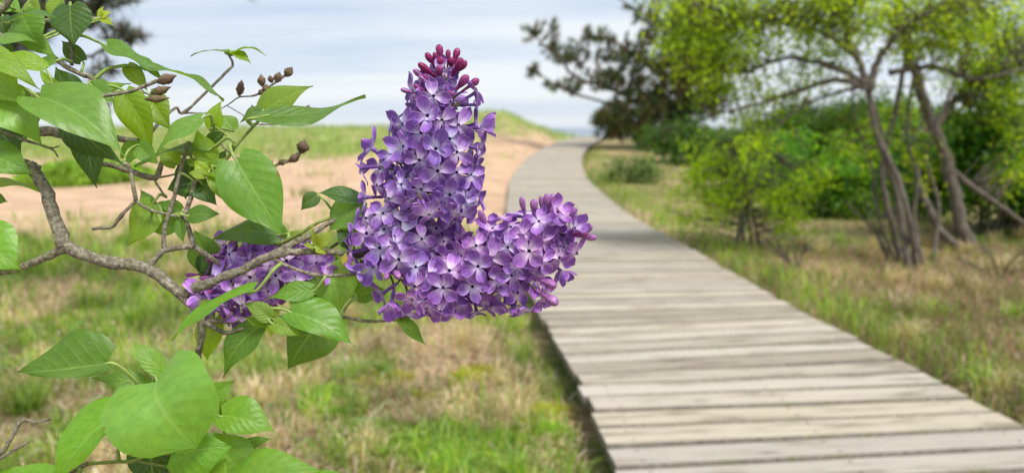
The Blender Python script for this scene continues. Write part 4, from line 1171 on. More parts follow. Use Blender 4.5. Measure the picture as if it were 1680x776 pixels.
G_MID = (0.085, 0.205, 0.010)
G_BRI = (0.125, 0.310, 0.012)
G_DRK = (0.036, 0.105, 0.008)
G_YEL = (0.175, 0.320, 0.008)
G_YNG = (0.300, 0.420, 0.018)
G_PAL = (0.165, 0.350, 0.042)
LEAVES = [
 # top left cluster
 dict(b=(115, 10), tp=(122, 78), w_=68, n=(.1, .1, 1), color=G_DRK, dz=1.5, fold=6, curl=.05),
 dict(b=(18, 36), tp=(96, 29), w_=40, n=(-.1, .8, .5), color=G_MID, dz=-.5, fold=20),
 dict(b=(38, 26), tp=(74, 82), w_=64, n=(.1, -.1, 1), color=G_MID, dz=1, fold=8),
 dict(b=(4, 28), tp=(10, 60), w_=34, n=(.1, 0, 1), color=G_DRK, dz=1.8),
 dict(b=(-12, 66), tp=(62, 72), w_=44, n=(0, .75, .65), color=G_PAL, dz=-1, fold=6),
 dict(b=(4, 80), tp=(26, 98), w_=30, n=(0, .2, 1), color=G_DRK, dz=0),
 dict(b=(70, 112), tp=(4, 86), w_=38, n=(.1, .65, .75), color=G_YEL, dz=-1.2, fold=8),
 dict(b=(-26, 84), tp=(66, 147), w_=46, n=(.25, .5, .8), color=G_YEL, dz=-2, fold=10, curl=.12),
 dict(b=(-22, 112), tp=(34, 172), w_=72, n=(.1, .2, 1), color=G_YEL, dz=-1.6, fold=6),
 dict(b=(-14, 158), tp=(69, 236), w_=88, n=(.15, .45, .85), color=G_PAL, dz=-1.0, fold=18, curl=.10, droop=.08),
 dict(b=(-10, 200), tp=(42, 272), w_=64, n=(.1, -.2, 1), color=G_DRK, dz=1.2),
 dict(b=(-22, 250), tp=(56, 287), w_=66, n=(-.1, .55, .8), color=G_BRI, dz=-.8, fold=10, wave=.04),
 dict(b=(-16, 300), tp=(78, 318), w_=34, n=(0, .95, .35), color=G_YEL, dz=0, fold=8),
 dict(b=(-14, 328), tp=(14, 332), w_=26, n=(0, .5, .8), color=G_MID, dz=.5),
 dict(b=(64, 160), tp=(208, 262), w_=108, n=(.35, .55, .75), color=G_PAL, dz=-1.4, tdz=-2.4, fold=22, curl=.10),
 dict(b=(108, 190), tp=(200, 268), w_=78, n=(-.4, -.2, .9), color=G_DRK, dz=.2, fold=10),
 dict(b=(148, 214), tp=(160, 309), w_=58, n=(0, -.1, 1), color=G_DRK, dz=1.2, fold=8),
 dict(b=(66, 165), tp=(96, 205), w_=30, n=(-.3, 0, 1), color=G_DRK, dz=.8),
 dict(b=(118, 160), tp=(92, 110), w_=54, n=(-.1, 0, 1), color=G_DRK, dz=1.0, fold=6),
 dict(b=(110, 155), tp=(62, 108), w_=20, n=(-.3, .4, .8), color=G_YEL, dz=.4),
 dict(b=(142, 162), tp=(212, 138), w_=26, n=(0, .5, .8), color=G_YEL, dz=2.5),
 dict(b=(204, 156), tp=(248, 256), w_=62, n=(-.2, .1, 1), color=G_YEL, dz=1.6, fold=12, curl=.08),
 dict(b=(244, 158), tp=(282, 216), w_=52, n=(.1, .1, 1), color=G_YEL, dz=2.2),
 dict(b=(176, 76), tp=(272, 132), w_=44, n=(.2, .75, .5), color=G_MID, dz=3, fold=20, wave=.05),
 dict(b=(232, 112), tp=(368, 163), w_=34, n=(.1, .9, .3), color=G_MID, dz=3, fold=20, wave=.04),
 dict(b=(178, 150), tp=(216, 138), w_=18, n=(0, .5, .8), color=G_MID, dz=2.5),
 dict(b=(210, 110), tp=(244, 152), w_=30, n=(0, .2, 1), color=G_YEL, dz=3.2),
 dict(b=(134, 100), tp=(100, 66), w_=30, n=(0, .2, 1), color=G_DRK, dz=2.8),
 dict(b=(48, 4), tp=(70, 24), w_=30, n=(0, .2, 1), color=G_YEL, dz=2.8),
 # twig to the right, middle height
 dict(b=(330, 196), tp=(250, 262), w_=56, n=(-.3, .65, .7), color=G_PAL, dz=-.8, fold=8, curl=.10),
 dict(b=(350, 210), tp=(364, 166), w_=40, n=(-.35, 0, 1), color=G_YEL, dz=.2, fold=12),
 dict(b=(346, 264), tp=(323, 211), w_=40, n=(.1, .1, 1), color=G_YEL, dz=.4, fold=10),
 dict(b=(345, 238), tp=(371, 215), w_=30, n=(0, .1, 1), color=G_DRK, dz=1.2),
 dict(b=(382, 213), tp=(358, 188), w_=34, n=(.1, .5, .8), color=G_PAL, dz=3),
 dict(b=(336, 246), tp=(221, 275), w_=34, n=(-.1, .85, .5), color=G_MID, dz=.2, fold=16),
 dict(b=(318, 252), tp=(280, 245), w_=28, n=(.1, .6, .7), color=G_YEL, dz=1),
 dict(b=(432, 190), tp=(600, 159), w_=56, n=(-.05, .72, .7), color=G_MID, dz=-.6, tdz=.6, fold=12, asym=(.75, 1.1), curl=-.05),
 dict(b=(430, 184), tp=(514, 142), w_=66, n=(-.2, .3, 1), color=G_YEL, dz=.6, fold=6, asym=(1, .7)),
 dict(b=(428, 182), tp=(394, 202), w_=22, n=(0, .3, 1), color=G_MID, dz=.6),
 dict(b=(388, 264), tp=(468, 392), w_=100, n=(.15, .2, 1), color=G_BRI, dz=-1.2, fold=8, curl=.05),
 dict(b=(452, 385), tp=(350, 394), w_=58, n=(0, .65, .75), color=G_MID, dz=1.0, fold=10, curl=.14),
 dict(b=(462, 392), tp=(412, 362), w_=46, n=(.1, .3, 1), color=G_MID, dz=1.4),
 dict(b=(520, 322), tp=(493, 346), w_=28, n=(0, .1, 1), color=G_DRK, dz=1.5),
 dict(b=(590, 330), tp=(538, 384), w_=74, n=(-.2, .55, .8), color=G_PAL, dz=.8, fold=12, curl=.06),
 dict(b=(592, 330), tp=(516, 318), w_=40, n=(0, .6, .6), color=G_DRK, dz=.8),
 dict(b=(578, 400), tp=(551, 376), w_=30, n=(.1, .1, 1), color=G_DRK, dz=.6),
 dict(b=(560, 376), tp=(602, 392), w_=34, n=(.1, .3, 1), color=G_MID, dz=1.5),
 dict(b=(521, 402), tp=(512, 368), w_=15, n=(-.5, .1, .9), color=G_YNG, dz=-.8),
 dict(b=(522, 402), tp=(548, 380), w_=24, n=(.2, .4, .9), color=G_YNG, dz=-.8),
 dict(b=(518, 407), tp=(492, 402), w_=12, n=(0, .8, .6), color=G_YNG, dz=-.7),
 dict(b=(520, 408), tp=(536, 418), w_=14, n=(.2, .5, .7), color=G_YNG, dz=-.9),
 dict(b=(566, 420), tp=(568, 440), w_=12, n=(.2, .3, .9), color=(0.5, 0.4, 0.03), dz=-.8),
 dict(b=(470, 400), tp=(500, 378), w_=24, n=(.2, .5, .9), color=G_YEL, dz=1),
 # hanging cluster
 dict(b=(311, 354), tp=(363, 351), w_=34, n=(0, .35, .95), color=G_MID, dz=-.4, fold=10),
 dict(b=(250, 335), tp=(208, 404), w_=58, n=(-.25, -.05, 1), color=G_YEL, dz=1.0, fold=12),
 dict(b=(290, 352), tp=(228, 372), w_=58, n=(-.1, -.1, 1), color=G_MID, dz=1.4, fold=10),
 dict(b=(296, 345), tp=(262, 330), w_=26, n=(-.1, .3, 1), color=G_MID, dz=.8),
 dict(b=(322, 300), tp=(273, 312), w_=46, n=(0, .1, 1), color=G_DRK, dz=.8),
 dict(b=(315, 268), tp=(306, 332), w_=40, n=(.1, -.1, 1), color=G_DRK, dz=1.2),
 dict(b=(318, 298), tp=(358, 340), w_=38, n=(.3, .2, .9), color=G_DRK, dz=.3, fold=16),
 dict(b=(352, 286), tp=(382, 343), w_=38, n=(.2, .1, 1), color=G_YEL, dz=-.3, fold=14),
 dict(b=(296, 362), tp=(302, 399), w_=22, n=(0, .1, 1), color=G_MID, dz=-.1),
 dict(b=(348, 436), tp=(318, 374), w_=58, n=(-.1, .15, 1), color=G_MID, dz=1.6, fold=12),
 dict(b=(344, 450), tp=(350, 390), w_=44, n=(.4, .1, 1), color=G_DRK, dz=1.9),
 dict(b=(340, 285), tp=(398, 298), w_=24, n=(0, .7, .7), color=G_YEL, dz=-.3),
 dict(b=(340, 283), tp=(378, 258), w_=26, n=(.1, .3, 1), color=G_YEL, dz=.3),
 dict(b=(338, 283), tp=(318, 262), w_=22, n=(-.2, .3, 1), color=G_YNG, dz=-.2),
 dict(b=(342, 280), tp=(350, 252), w_=22, n=(.1, .2, 1), color=G_YEL, dz=.6),
 dict(b=(336, 288), tp=(308, 284), w_=20, n=(0, .4, .9), color=G_YNG, dz=-.4),
 dict(b=(346, 283), tp=(404, 276), w_=22, n=(.1, .8, .5), color=G_YEL, dz=.2),
 dict(b=(330, 272), tp=(300, 262), w_=18, n=(0, .6, .8), color=G_YEL, dz=.2),
 dict(b=(358, 270), tp=(372, 245), w_=20, n=(.4, .2, .9), color=G_DRK, dz=.8),
 # twig under the left panicle
 dict(b=(540, 436), tp=(558, 516), w_=84, n=(.1, .45, .9), color=G_PAL, dz=.8, fold=8, asym=(1, .9)),
 dict(b=(510, 476), tp=(433, 492), w_=38, n=(-.1, .65, .75), color=G_BRI, dz=-.8, fold=14),
 dict(b=(524, 476), tp=(474, 514), w_=52, n=(-.2, .4, .9), color=G_DRK, dz=1.6),
 dict(b=(476, 512), tp=(584, 570), w_=66, n=(.2, .55, .85), color=G_BRI, dz=-1.4, fold=10, asym=(1.25, .75)),
 dict(b=(534, 520), tp=(472, 608), w_=84, n=(-.1, -.25, 1), color=G_MID, dz=.9, fold=8, asym=(1.1, .9)),
 dict(b=(443, 521), tp=(399, 496), w_=31, n=(-.1, .35, .9), color=G_YEL, dz=-1.4, fold=14),
 dict(b=(449, 531), tp=(498, 553), w_=30, n=(.1, .4, .9), color=G_YEL, dz=-1.6, fold=14),
 dict(b=(430, 532), tp=(366, 620), w_=60, n=(-.3, .2, .95), color=G_MID, dz=-.4, fold=14, curl=.08),
 dict(b=(414, 478), tp=(283, 560), w_=44, n=(-.35, .75, .6), color=G_BRI, dz=-1.6, fold=16, curl=.09),
 dict(b=(350, 522), tp=(340, 594), w_=46, n=(.2, 0, 1), color=G_YEL, dz=1.8),
 dict(b=(448, 520), tp=(458, 500), w_=16, n=(.4, .2, .9), color=G_YNG, dz=-1.2),
 dict(b=(446, 520), tp=(446, 500), w_=14, n=(-.4, .2, .9), color=G_YNG, dz=-1.1),
 dict(b=(443, 534), tp=(446, 553), w_=16, n=(0, .3, .9), color=G_YNG, dz=-1.1),
 dict(b=(436, 532), tp=(400, 520), w_=18, n=(0, .6, .8), color=G_YEL, dz=-1),
 dict(b=(500, 480), tp=(470, 476), w_=22, n=(0, .5, .8), color=G_YNG, dz=.6),
 dict(b=(588, 486), tp=(632, 474), w_=40, n=(0, .2, 1), color=G_MID, dz=1.5, asym=(1.2, .8)),
 dict(b=(655, 523), tp=(701, 569), w_=28, n=(.4, .5, .7), color=G_BRI, dz=-.2, fold=20),
 dict(b=(520, 412), tp=(560, 430), w_=26, n=(.1, .4, .9), color=G_MID, dz=1.4),
 # lower left cluster
 dict(b=(176, 597), tp=(27, 611), w_=122, n=(.02, .45, .95), color=G_MID, dz=-1.5, fold=16, asym=(.28, 1.05), curl=.07, pet=(236, 650, .5)),
 dict(b=(266, 610), tp=(217, 558), w_=36, n=(.3, .5, .8), color=G_PAL, dz=.3, fold=14),
 dict(b=(240, 632), tp=(150, 621), w_=36, n=(0, .5, .85), color=G_MID, dz=.6),
 dict(b=(256, 626), tp=(298, 722), w_=178, blunt=True, n=(-.12, .55, .84), color=(0.165, 0.360, 0.045), dz=-2.2, tdz=-4.2, fold=13, curl=.20, droop=.40, asym=(1.0, 1.0), wave=.03, cord=.24, pet=(247, 738, 0)),
 dict(b=(192, 678), tp=(92, 800), w_=106, n=(-.25, .35, .9), color=G_BRI, dz=-1.6, fold=14, asym=(.55, 1.0), curl=.10),
 dict(b=(196, 680), tp=(210, 730), w_=56, n=(.1, .1, 1), color=G_DRK, dz=.4),
 dict(b=(104, 800), tp=(-4, 772), w_=64, n=(-.1, .5, .85), color=G_BRI, dz=-1, wave=.04),
 dict(b=(364, 682), tp=(454, 710), w_=66, n=(.15, .45, .9), color=(0.15, 0.33, 0.025), dz=-.8, fold=10, asym=(1.15, .8)),
 dict(b=(392, 768), tp=(344, 704), w_=86, n=(.1, .35, .95), color=G_PAL, dz=-.2, fold=10),
 dict(b=(282, 742), tp=(388, 730), w_=92, n=(.05, .1, 1), color=G_BRI, dz=-1.4, fold=8, asym=(.75, 1.15)),
 dict(b=(386, 796), tp=(534, 770), w_=104, n=(.05, .5, .85), color=(0.15, 0.33, 0.03), dz=-.8, fold=8, wave=.03),
 dict(b=(500, 800), tp=(560, 772), w_=40, n=(.1, .6, .8), color=G_BRI, dz=0),
 dict(b=(346, 652), tp=(386, 622), w_=40, n=(.3, .4, .9), color=G_PAL, dz=.2),
 dict(b=(250, 722), tp=(256, 800), w_=84, n=(0, .1, 1), color=G_DRK, dz=1.0),
 dict(b=(300, 745), tp=(330, 800), w_=70, n=(.2, .2, 1), color=G_DRK, dz=1.4),
 dict(b=(248, 726), tp=(204, 722), w_=18, n=(0, .5, .8), color=(0.2, 0.22, 0.03), dz=-.6),
 dict(b=(392, 740), tp=(448, 718), w_=30, n=(0, .6, .7), color=G_MID, dz=.8),
 dict(b=(350, 798), tp=(372, 748), w_=34, n=(.3, .2, 1), color=G_YEL, dz=-.9),
 dict(b=(362, 680), tp=(340, 612), w_=50, n=(-.2, .3, .9), color=G_MID, dz=.9),
 dict(b=(-40, 385), tp=(38, 446), w_=92, n=(.1, .4, .95), color=G_BRI, dz=-1, fold=8, wave=.03),
 dict(b=(60, 190), tp=(20, 150), w_=40, n=(-.1, .3, 1), color=G_MID, dz=.6),
 dict(b=(150, 140), tp=(190, 172), w_=40, n=(.2, .3, .9), color=G_MID, dz=1.4),
 dict(b=(90, 100), tp=(56, 116), w_=30, n=(-.1, .4, .9), color=G_BRI, dz=.8),
 dict(b=(30, 226), tp=(66, 190), w_=36, n=(.1, .2, 1), color=G_DRK, dz=1.6),
 dict(b=(228, 240), tp=(262, 270), w_=34, n=(.1, .3, 1), color=G_BRI, dz=1.2),
 dict(b=(290, 270), tp=(262, 240), w_=32, n=(-.1, .3, 1), color=G_YEL, dz=1.2),
 dict(b=(205, 262), tp=(240, 228), w_=36, n=(.1, .2, 1), color=G_MID, dz=2.2),
 dict(b=(250, 345), tp=(230, 310), w_=26, n=(.1, .2, 1), color=G_MID, dz=1.3),
 dict(b=(4, 0), tp=(38, 24), w_=36, n=(.1, .3, 1), color=G_BRI, dz=.6),
 dict(b=(40, 60), tp=(96, 98), w_=36, n=(.1, .5, .8), color=G_BRI, dz=1.8),
 dict(b=(100, 0), tp=(78, 36), w_=30, n=(-.1, .2, 1), color=G_YEL, dz=2.4),
 dict(b=(330, 305), tp=(300, 318), w_=24, n=(-.1, .4, .9), color=G_MID, dz=.2),
 # far twig top centre
 dict(b=(372, 87), tp=(313, 93), w_=18, n=(0, .95, .25), color=G_MID, dz=8, fold=20, curl=.10),
 dict(b=(380, 90), tp=(436, 91), w_=24, n=(0, .95, .3), color=G_MID, dz=8, fold=20, curl=.18),
 dict(b=(381, 87), tp=(413, 107), w_=24, n=(.1, .7, .6), color=G_YEL, dz=8),
 dict(b=(166, 28), tp=(184, 20), w_=14, n=(0, .3, 1), color=G_YNG, dz=9),
 dict(b=(166, 30), tp=(188, 44), w_=14, n=(0, .3, 1), color=G_YNG, dz=9),
 dict(b=(165, 30), tp=(170, 10), w_=12, n=(0, .1, 1), color=G_YNG, dz=9),
]
for L in LEAVES:
    leaf(**L)
branch([(40, 40, 4, 9), (110, 30, 3, 9), (166, 30, 2, 9)])

# orange fleck on the hanging leaf
pp = at(535, 541, D0 - .0165)
V, Fq = tube(np.array([tuple(pp + camdir((-.0016, .0006, 0))), tuple(pp), tuple(pp + camdir((.0016, -.0006, 0)))]), [.0007, .0012, .0006], 6)
o = mobj('insect_gall', bigmesh('insect_gall', V, Fq, M_bud), LILAC); o.color = (0.55, 0.14, 0.01, 1)

# ---- seed capsules
def capsule(b, tp, w_, dz, r=None):
    B = np.array(at(b[0], b[1], D0 + dz / 100)); T = np.array(at(tp[0], tp[1], D0 + dz / 100))
    t_ = np.linspace(0, 1, 9)
    C = B + (T - B) * t_[:, None]
    rr = w_ / 2 * (D0 + dz / 100) / F * np.array([.25, .55, .85, 1, 1, .85, .6, .3, .06])
    V, Fq = tube(C, rr, 8, 0.16)
    mobj('seed_capsule', bigmesh('seed_capsule', V, Fq, M_capsule), LILAC)
def twig(pts, **k): branch(pts, 'twig', attach=False, sides=6, **k)
capsule((258, 136), (290, 124), 18, -.8); capsule((248, 154), (281, 143), 15, -.9); capsule((238, 163), (279, 161), 13, -1)
twig([(232, 148, 1.6, -.8), (242, 155, 1.4, -.9), (250, 158, 1.2, -.9)])
capsule((392, 158), (397, 131), 14, 10); capsule((430, 142), (428, 122), 14, 10); capsule((434, 152), (438, 138), 12, 10); capsule((446, 136), (442, 124), 11, 10)
capsule((454, 136), (459, 118), 14, 10); capsule((468, 126), (480, 110), 15, 10); capsule((424, 156), (434, 146), 10, 10)
capsule((416, 184), (413, 172), 8, 10); capsule((503, 186), (507, 172), 11, 10); capsule((458, 204), (466, 198), 12, 10); capsule((452, 198), (449, 188), 5, 10)
capsule((494, 252), (500, 229), 21, 12); capsule((474, 266), (494, 252), 14, 12); capsule((456, 270), (470, 262), 11, 12); capsule((440, 274), (448, 264), 8, 12)
twig([(300, 186, 2, 8), (345, 185, 1.2, 9), (373, 173, 1.0, 10), (392, 160, 1.2, 10), (418, 157, 1.6, 10), (440, 144, 2.2, 10), (474, 120, 2, 10)])
twig([(373, 174, 1.0, 10), (400, 190, 1, 10), (416, 203, 1.2, 10), (462, 203, 1.4, 10), (490, 196, 1, 10), (512, 191, .8, 10)])
twig([(345, 186, 1.2, 9), (365, 240, 1.6, 10), (425, 278, 2, 12), (455, 270, 2.6, 12), (478, 262, 3, 12), (496, 246, 2.6, 12)])

# ---- florets
def floret_mesh(k):
    r = random.Random(500 + k)
    parts = []; UV = []
    Lp = 0.0110
    ns, nvv = 8, 6
    openk = [0.0, 0.15, -0.2, 0.3, 0.5, -0.3, 0.1, 0.8, 0.2, -0.1, 0.05, -0.15, 0.25, 1.05, -0.4, 0.0, 0.4, 0.1, -0.05, 0.6][k % 20]     # + = petals raised (cup), - = reflexed
    Vs = []; Fs = []; o_ = 0
    for q in range(4):
        ang = q * math.pi / 2 + r.uniform(-.16, .16)
        lp = Lp * r.uniform(.90, 1.08); hwm = 0.0037 * r.uniform(.90, 1.12)
        up_ = openk + r.uniform(-.3, .3); cup = r.uniform(.15, .6); twist = r.uniform(-.35, .35); hook = r.uniform(-.0004, .0022)
        ca, sa = math.cos(ang), math.sin(ang)
        g_ = np.zeros((ns + 1, nvv + 1, 3)); uu = np.zeros((ns + 1, nvv + 1, 2))
        for i in range(ns + 1):
            s_ = i / ns
            hw = hwm * (0.30 + 0.70 * math.sin(math.pi * min(1, s_ / 0.60) / 2)) if s_ < 0.60 else hwm * max(0.02, (1 - ((s_ - 0.60) / 0.40) ** 2.2)) ** 0.62
            rad = 0.0009 + s_ * lp * math.cos(up_ * .8)
            zc = math.sin(up_) * s_ * lp - 0.0010 * math.sin(s_ * 3.1) - 0.0016 * s_ ** 2 + hook * max(0, s_ - .75) ** 2 * 14
            tw_ = twist * s_
            for j in range(nvv + 1):
                v = -1 + 2 * j / nvv
                y_ = v * hw * math.cos(tw_)
                z_ = zc + v * hw * math.sin(tw_) + cup * abs(v) ** 2 * hw + 0.0004 * math.sin(v * 5 + q) * s_ - 0.00035 * math.exp(-(v / .18) ** 2)
                rr = rad - 0.0010 * abs(v) ** 2 * s_ * (1 if s_ > .5 else .2)
                g_[i, j] = (ca * rr - sa * y_, sa * rr + ca * y_, z_)
                uu[i, j] = (0.085 + 0.915 * s_, (v + 1) / 2)
        ii, jj = np.meshgrid(np.arange(ns), np.arange(nvv), indexing='ij')
        a0 = ii * (nvv + 1) + jj
        Fs.append(np.stack([a0, a0 + nvv + 1, a0 + nvv + 2, a0 + 1], -1).reshape(-1, 4) + o_)
        Vs.append(g_.reshape(-1, 3)); UV.append(uu.reshape(-1, 2)); o_ += (ns + 1) * (nvv + 1)
    # throat and tube
    sides = 8
    prof = [(0.0001, -0.0016, 0.0), (0.0007, -0.0009, 0.03), (0.00125, 0.00005, 0.10), (0.0015, -0.0006, 0.5), (0.0011, -0.003, 0.75), (0.0010, -0.008, 0.85), (0.0011, -0.0105, 0.9), (0.0004, -0.012, 0.95)]
    g_ = []; uu = []
    for (rr, z_, u_) in prof:
        for j in range(sides):
            a0 = j * 2 * math.pi / sides
            g_.append((math.cos(a0) * rr, math.sin(a0) * rr, z_)); uu.append((u_, 0.5))
    Fq = [(i * sides + j, i * sides + (j + 1) % sides, (i + 1) * sides + (j + 1) % sides, (i + 1) * sides + j) for i in range(len(prof) - 1) for j in range(sides)]
    Fs.append(np.array(Fq) + o_); Vs.append(np.array(g_)); UV.append(np.array(uu))
    return bigmesh('floret', np.vstack(Vs), np.vstack(Fs), M_petal, uv=np.vstack(UV))
FM = [floret_mesh(k) for k in range(20)]

def bud_mesh(k):
    r = random.Random(900 + k)
    prof = [(0.0004, -0.011), (0.0009, -0.010), (0.0010, -0.006), (0.0012, -0.0035), (0.0019, -0.0016), (0.0025, 0.0006), (0.00265, 0.0025), (0.0021, 0.0044), (0.0011, 0.0055), (0.0002, 0.0058)]
    if k % 3 == 1: prof = [(a * .8, b * 1.05) for a, b in prof]
    if k % 3 == 2: prof = [(a * 1.12, b) for a, b in prof]
    sides = 16
    V = []
    for rr, z_ in prof:
        for j in range(sides):
            a0 = j * 2 * math.pi / sides
            gq = 1.0
            if z_ > -0.002: gq = 1 - 0.26 * max(0, math.cos(4 * a0)) ** 8 + 0.03 * r.uniform(-1, 1)
            V.append((math.cos(a0) * rr * gq, math.sin(a0) * rr * gq, z_))
    Fq = [(i * sides + j, i * sides + (j + 1) % sides, (i + 1) * sides + (j + 1) % sides, (i + 1) * sides + j) for i in range(len(prof) - 1) for j in range(sides)]
    return bigmesh('bud', V, Fq, M_bud)
BM = [bud_mesh(k) for k in range(6)]

class Panicle:
    def __init__(self, axis, dz, color_stem=(0.20, 0.16, 0.06), r=(2.6, 1.0)):
        self.P = np.array([tuple(at(x, y, D0 + (dz + z) / 100)) for x, y, z in axis])
        self.C = spline(self.P, 60)
        self.tubes = [tube(self.C, np.linspace(r[0], r[1], 60) * PXM, 8, 0.05)]
        self.items = []
        self.cs = color_stem
    def add(self, px, py, depth, face, roll, kind='floret', scale=1.0, color=(1, 1, 1)):
        p = at(px, py, depth)
        fd = camdir(face).normalized()
        zq = fd.to_track_quat('Z', 'Y').to_matrix()
        # roll measured in the image plane: put local x near camera-right rotated by roll
        x0 = RT * math.cos(roll) + UP * math.sin(roll)
        x0 = x0 - fd * x0.dot(fd)
        if x0.length < 0.15: x0 = UP - fd * UP.dot(fd)
        x0.normalize(); y0 = fd.cross(x0)
        Mx = Matrix((x0, y0, fd)).transposed()
        back = p - fd * (0.0118 if kind == 'floret' else 0.0105) * scale
        self.items.append((kind, p, Mx, scale, color))
        A = self.C
        j = int(np.argmin(((A - np.array(back)) ** 2).sum(1)))
        j = max(0, j - 4)
        e = A[j]
        b_ = np.array(back)
        if np.linalg.norm(e - b_) > 0.0008:
            mid = (e + b_) / 2 * 0.5 + 0.5 * (b_ - np.array(fd) * np.linalg.norm(e - b_) * 0.45)
            self.tubes.append(tube(spline([e, mid, b_, b_ + np.array(fd) * .0012], 7), np.linspace(0.0008, 0.00055, 7), 5))
    def build(self):
        V, Fq = join(self.tubes)
        st = mobj('flower_panicle', bigmesh('flower_panicle', V, Fq, M_stem), LILAC)
        st.color = (*self.cs, 1)
        for kind, p, Mx, sc, c in self.items:
            me = random.choice(FM) if kind == 'floret' else random.choice(BM)
            o = bpy.data.objects.new(kind, me)
            o.parent = st
            o.matrix_local = Matrix.Translation(p) @ Mx.to_4x4() @ Matrix.Scale(sc, 4)
            o.color = (*c, 1)
            COL.objects.link(o)
        return st

def fcol(mag=0.0, dark=1.0):
    k = random.uniform(.8, 1.2) * dark
    return (k * (1 + .35 * mag + random.uniform(-.06, .12)), k * (1 - .18 * mag + random.uniform(-.05, .05)), k * (1 - .02 * mag + random.uniform(-.05, .05)))

def bulge(px, py, axis, R0, R1, full):
    """front depth for a flower on a tapering cylinder about a pixel-space axis"""
    (x0, y0), (x1, y1) = axis
    t_ = max(0, min(1, ((px - x0) * (x1 - x0) + (py - y0) * (y1 - y0)) / ((x1 - x0) ** 2 + (y1 - y0) ** 2)))
    cx, cy = x0 + (x1 - x0) * t_, y0 + (y1 - y0) * t_
    R = R0 + (R1 - R0) * t_
    d_ = math.hypot(px - cx, py - cy)
    return math.sqrt(max(0, R * R - d_ * d_)) * PXM

def put(pan, lst, axis, R0, R1, mag=0.0, dz=0.0, mean=1.0, lum=1.0):
    for it in lst:
        px, py, fx, fy = it[:4]
        fz = it[4] if len(it) > 4 and it[4] is not None else max(.15, 1 - 0.45 * (fx * fx + fy * fy))
        roll = math.radians(it[5]) if len(it) > 5 and it[5] is not None else random.uniform(0, 1.57)
        dpt = D0 + dz / 100 - bulge(px, py, axis, R0, R1, 1) * (0.85 if fz > .3 else .35) + random.uniform(-.005, .006)
        fx += random.uniform(-.28, .28); fy += random.uniform(-.3, .2)
        pan.add(px, py, dpt, (fx, fy, fz), roll, 'floret', random.uniform(.88, 1.14) * mean, fcol(mag, lum))

def fill(pan, axis, R0, R1, n, mag=0.0, dz=0.0, inner=0.75, ymin=None):
    (x0, y0), (x1, y1) = axis
    L = math.hypot(x1 - x0, y1 - y0); ax = ((x1 - x0) / L, (y1 - y0) / L); nx, ny = -ax[1], ax[0]
    for k in range(n):
        t_ = (k + random.random()) / n; R = (R0 + (R1 - R0) * t_) * random.uniform(.55, .95) * inner / .75
        a = (k * 2.39996 + random.uniform(-.3, .3))
        lx, lz = math.cos(a), math.sin(a)          # lz>0 towards the camera
        px = x0 + (x1 - x0) * t_ + nx * lx * R * .9; py = y0 + (y1 - y0) * t_ + ny * lx * R * .9
        zz = lz * R * PXM * (.55 if lz > 0 else 1.0)
        fx, fy = nx * lx, -ny * lx
        pan.add(px, py, D0 + dz / 100 - zz, (fx + random.uniform(-.3, .3), fy + random.uniform(-.3, .3), lz + random.uniform(-.2, .2)), random.uniform(0, 1.57), 'floret', random.uniform(.82, 1.0), fcol(mag, .95))

MAG = (0.27, 0.022, 0.125)
MAG2 = (0.30, 0.05, 0.20)
PNK = (0.34, 0.13, 0.36)
# upper panicle
AX = ((690, 350), (727, 120))
pA = Panicle([(575, 424, .3), (612, 408, .8), (648, 376, .8), (672, 335, .4), (694, 285, .2), (714, 225, .1), (728, 160, 0), (729, 96, 0)], 0, (0.12, 0.10, 0.04), (5.0, 1.6))
put(pA, [(711, 158, 0, .1, None, 92), (676, 150, -.75, .15, .5, 100), (725, 197, 0, 0, None, 35), (701, 190, -.25, 0, None, 5), (752, 206, .2, 0, None, 50), (660, 204, -.55, .0, .6), (783, 172, 1, 0, -.1), (781, 152, 1, .5, -.2),
         (780, 204, .9, .1, .15), (691, 218, -.1, -.3, None, 45), (715, 244, .1, .1, None, 70), (688, 263, -.15, 0, None, 80), (718, 281, 0, -.05, None, 20), (750, 250, .4, .1, None, 50), (622, 277, -.4, 0, None, 60), (610, 243, -.5, .8, .15),
         (590, 276, -1, -.1, .05), (661, 240, -.3, .3, None, 60), (641, 254, -.45, .2), (749, 283, .35, -.1, None, 30), (658, 303, -.2, -.05, None, 88), (638, 326, -.3, -.35), (725, 333, 0, -.4, None, 15), (760, 332, .3, -.2, None, 30),
         (787, 208, .95, .1, .1), (789, 246, 1, 0, 0), (782, 262, .9, -.2, .2), (773, 287, .75, -.2), (785, 316, .9, 0, .2), (782, 340, .8, -.4, .2), (599, 324, -.9, -.2, .15), (691, 311, 0, -.5), (738, 320, .15, -.3), (690, 342, 0, -.5, .6), (618, 304, -.5, -.2),
         (640, 205, -.9, .3, .2), (738, 228, .2, .1), (772, 240, .7, .1), (704, 352, .1, -.7, .4), (752, 352, .3, -.7, .4), (770, 312, .6, 0)], AX, 92, 34)
fill(pA, AX, 84, 24, 62)
for (x, y, fx, fy, c, s_) in [(722, 86, -.2, 1, MAG, 1.0), (735, 92, .05, 1, MAG, .8), (748, 91, .3, .9, MAG, .95), (706, 98, -.5, .7, MAG, 1.0), (724, 106, -.05, .6, MAG, 1.0), (751, 108, .35, .5, MAG, 1.15), (757, 110, .6, .6, MAG, 1.0),
                              (700, 115, -.5, .35, MAG, 1.3), (721, 119, 0, .3, MAG2, 1.0), (758, 136, .55, .55, MAG2, 1.25), (775, 138, .8, .5, MAG2, 1.05), (690, 124, -.7, .5, PNK, 1.1), (698, 133, -.5, .3, PNK, .9), (669, 150, -.9, .2, PNK, .9),
                              (715, 96, -.2, .8, MAG, .8), (740, 104, .1, .7, MAG, .8)]:
    pA.add(x, y, D0 - .006 * (1 if fy < .6 else 0), (fx, fy, .35 if fy < .9 else .05), 0, 'bud', s_ * .84, c)
